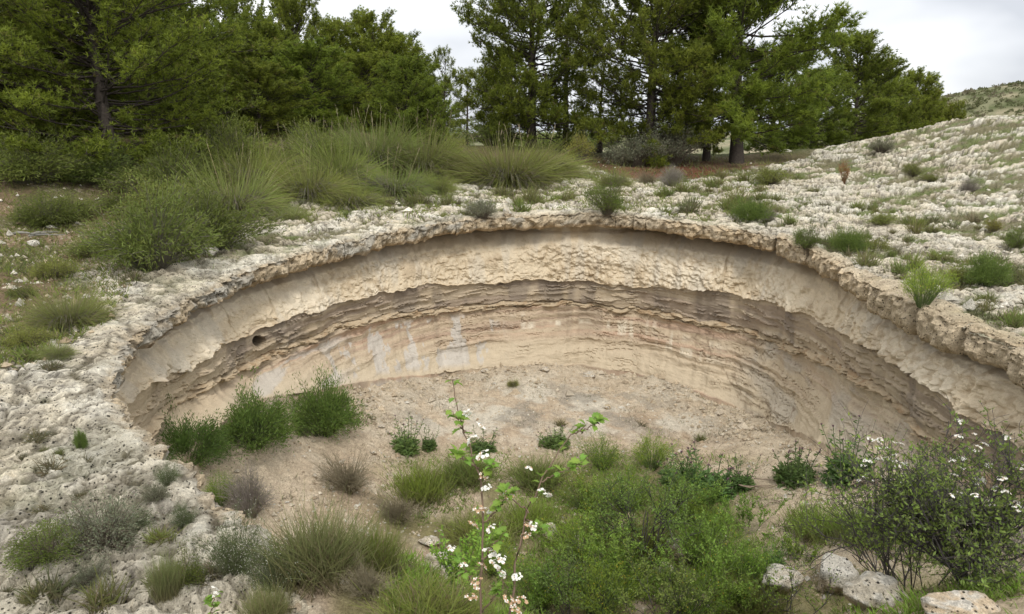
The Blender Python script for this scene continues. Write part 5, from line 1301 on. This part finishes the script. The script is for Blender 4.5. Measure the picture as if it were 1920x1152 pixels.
g, _ = hit(1075, 905); m = MB(); tubes(m, np.array([[(0, 0, 0), (.01, 0, .12), (0, .01, .2)]]), np.array([.003, .003, .002]), np.array(GR), 4)
pop = empty('poppy', g); tag(pop, 'red poppy flower in the green herbs right of the forked blossom shoot', 'poppy'); obj('stem', m.mesh('stem'), M_LEAF, pop)
m = MB(); k = 6; az = np.arange(k) * 6.283 / k; leaves(m, np.tile([0, .01, .2], (k, 1)).astype(float), np.stack([np.cos(az), np.sin(az), .5 + 0 * az], -1), .05, .06, [.55, .035, .015]); obj('petals', m.mesh('petals', False), M_PETAL, pop)
# flat stones weathering out of the two ledges of the wall
SLAB = []
for k in range(7):
    n = 9; a = np.arange(n) / n * 6.283; r_ = rng.uniform(.6, 1.1, n); top = np.stack([np.cos(a) * r_, np.sin(a) * r_ * .7, .18 + rng.normal(0, .05, n)], -1); bot = top * [.85, .85, 0] + np.array([0, 0, -.15]) + rng.normal(0, .05, (n, 3))
    V = np.vstack([top, bot, [[0, 0, .24]], [[0, 0, -.2]]]); t = []
    for i in range(n):
        j = (i + 1) % n; t += [(i, i + n, j + n), (i, j + n, j), (i, j, 2 * n), (j + n, i + n, 2 * n + 1)]
    c = np.tile(np.array([.45, .355, .235]) * rng.uniform(.85, 1.1), (2 * n + 2, 1))
    SLAB.append(make_mesh('ledge_slab', V, None, np.array(t), c, False)); SLAB[-1].materials.append(M_WALL)
jl = {'l1': int(np.where(SID == 2)[0][0]) - 1, 'l2': int(np.where(SID == 4)[0][7])}
VW = np.stack([wx, wy, WZ], -1)
vis_i = np.where((wphi > 95) & (wphi < 275))[0]
for which, n in (('l1', 60), ('l2', 150)):
    for i in rng.choice(vis_i, n, replace=False):
        j = jl[which] - (rng.integers(0, 8) if which == 'l1' else rng.integers(-4, 5)); p = VW[i, j]; ph_ = math.radians(-90 - wphi[i])
        s = rng.uniform(.02, .065) * (1.25 if which == 'l2' else .8)
        o = obj('ledge_slab', SLAB[rng.integers(7)], None, pit_wall, (p[0] - math.cos(ph_) * .01, p[1] - math.sin(ph_) * .01, p[2] - .005), rng.uniform(0, 6.28)); o.scale = (s * rng.uniform(.9, 1.8), s, s * rng.uniform(.35, .7))
# scrub on the far hill
r = np.random.default_rng(77); mb = MB(); n = 2600
y = r.uniform(48, 150, n); x = y * r.uniform(.42, .74, n); z = ground_fields(x, y)[0]; s = r.uniform(.2, .6, n) * (1 + (r.random(n) < .08) * 1.2)
T = np.repeat(np.column_stack([x, y, z]), 16, 0); dd = r.normal(0, 1, (n * 16, 3)); dd[:, 2] = np.abs(dd[:, 2]) * .8 + .1; dd = nrm(dd); S_ = np.repeat(s, 16)
col = np.repeat(np.array([(.135, .15, .07), (.17, .175, .09), (.19, .175, .11), (.12, .135, .06)])[r.integers(0, 4, n)], 16, 0)
leaves(mb, T + dd * (S_ * .45)[:, None], dd + r.normal(0, .6, dd.shape), S_ * .6, S_ * .5, col)
tag(obj('hillside_scrub', mb.mesh('hillside_scrub', False), M_LEAF), None, None, None, 'stuff')
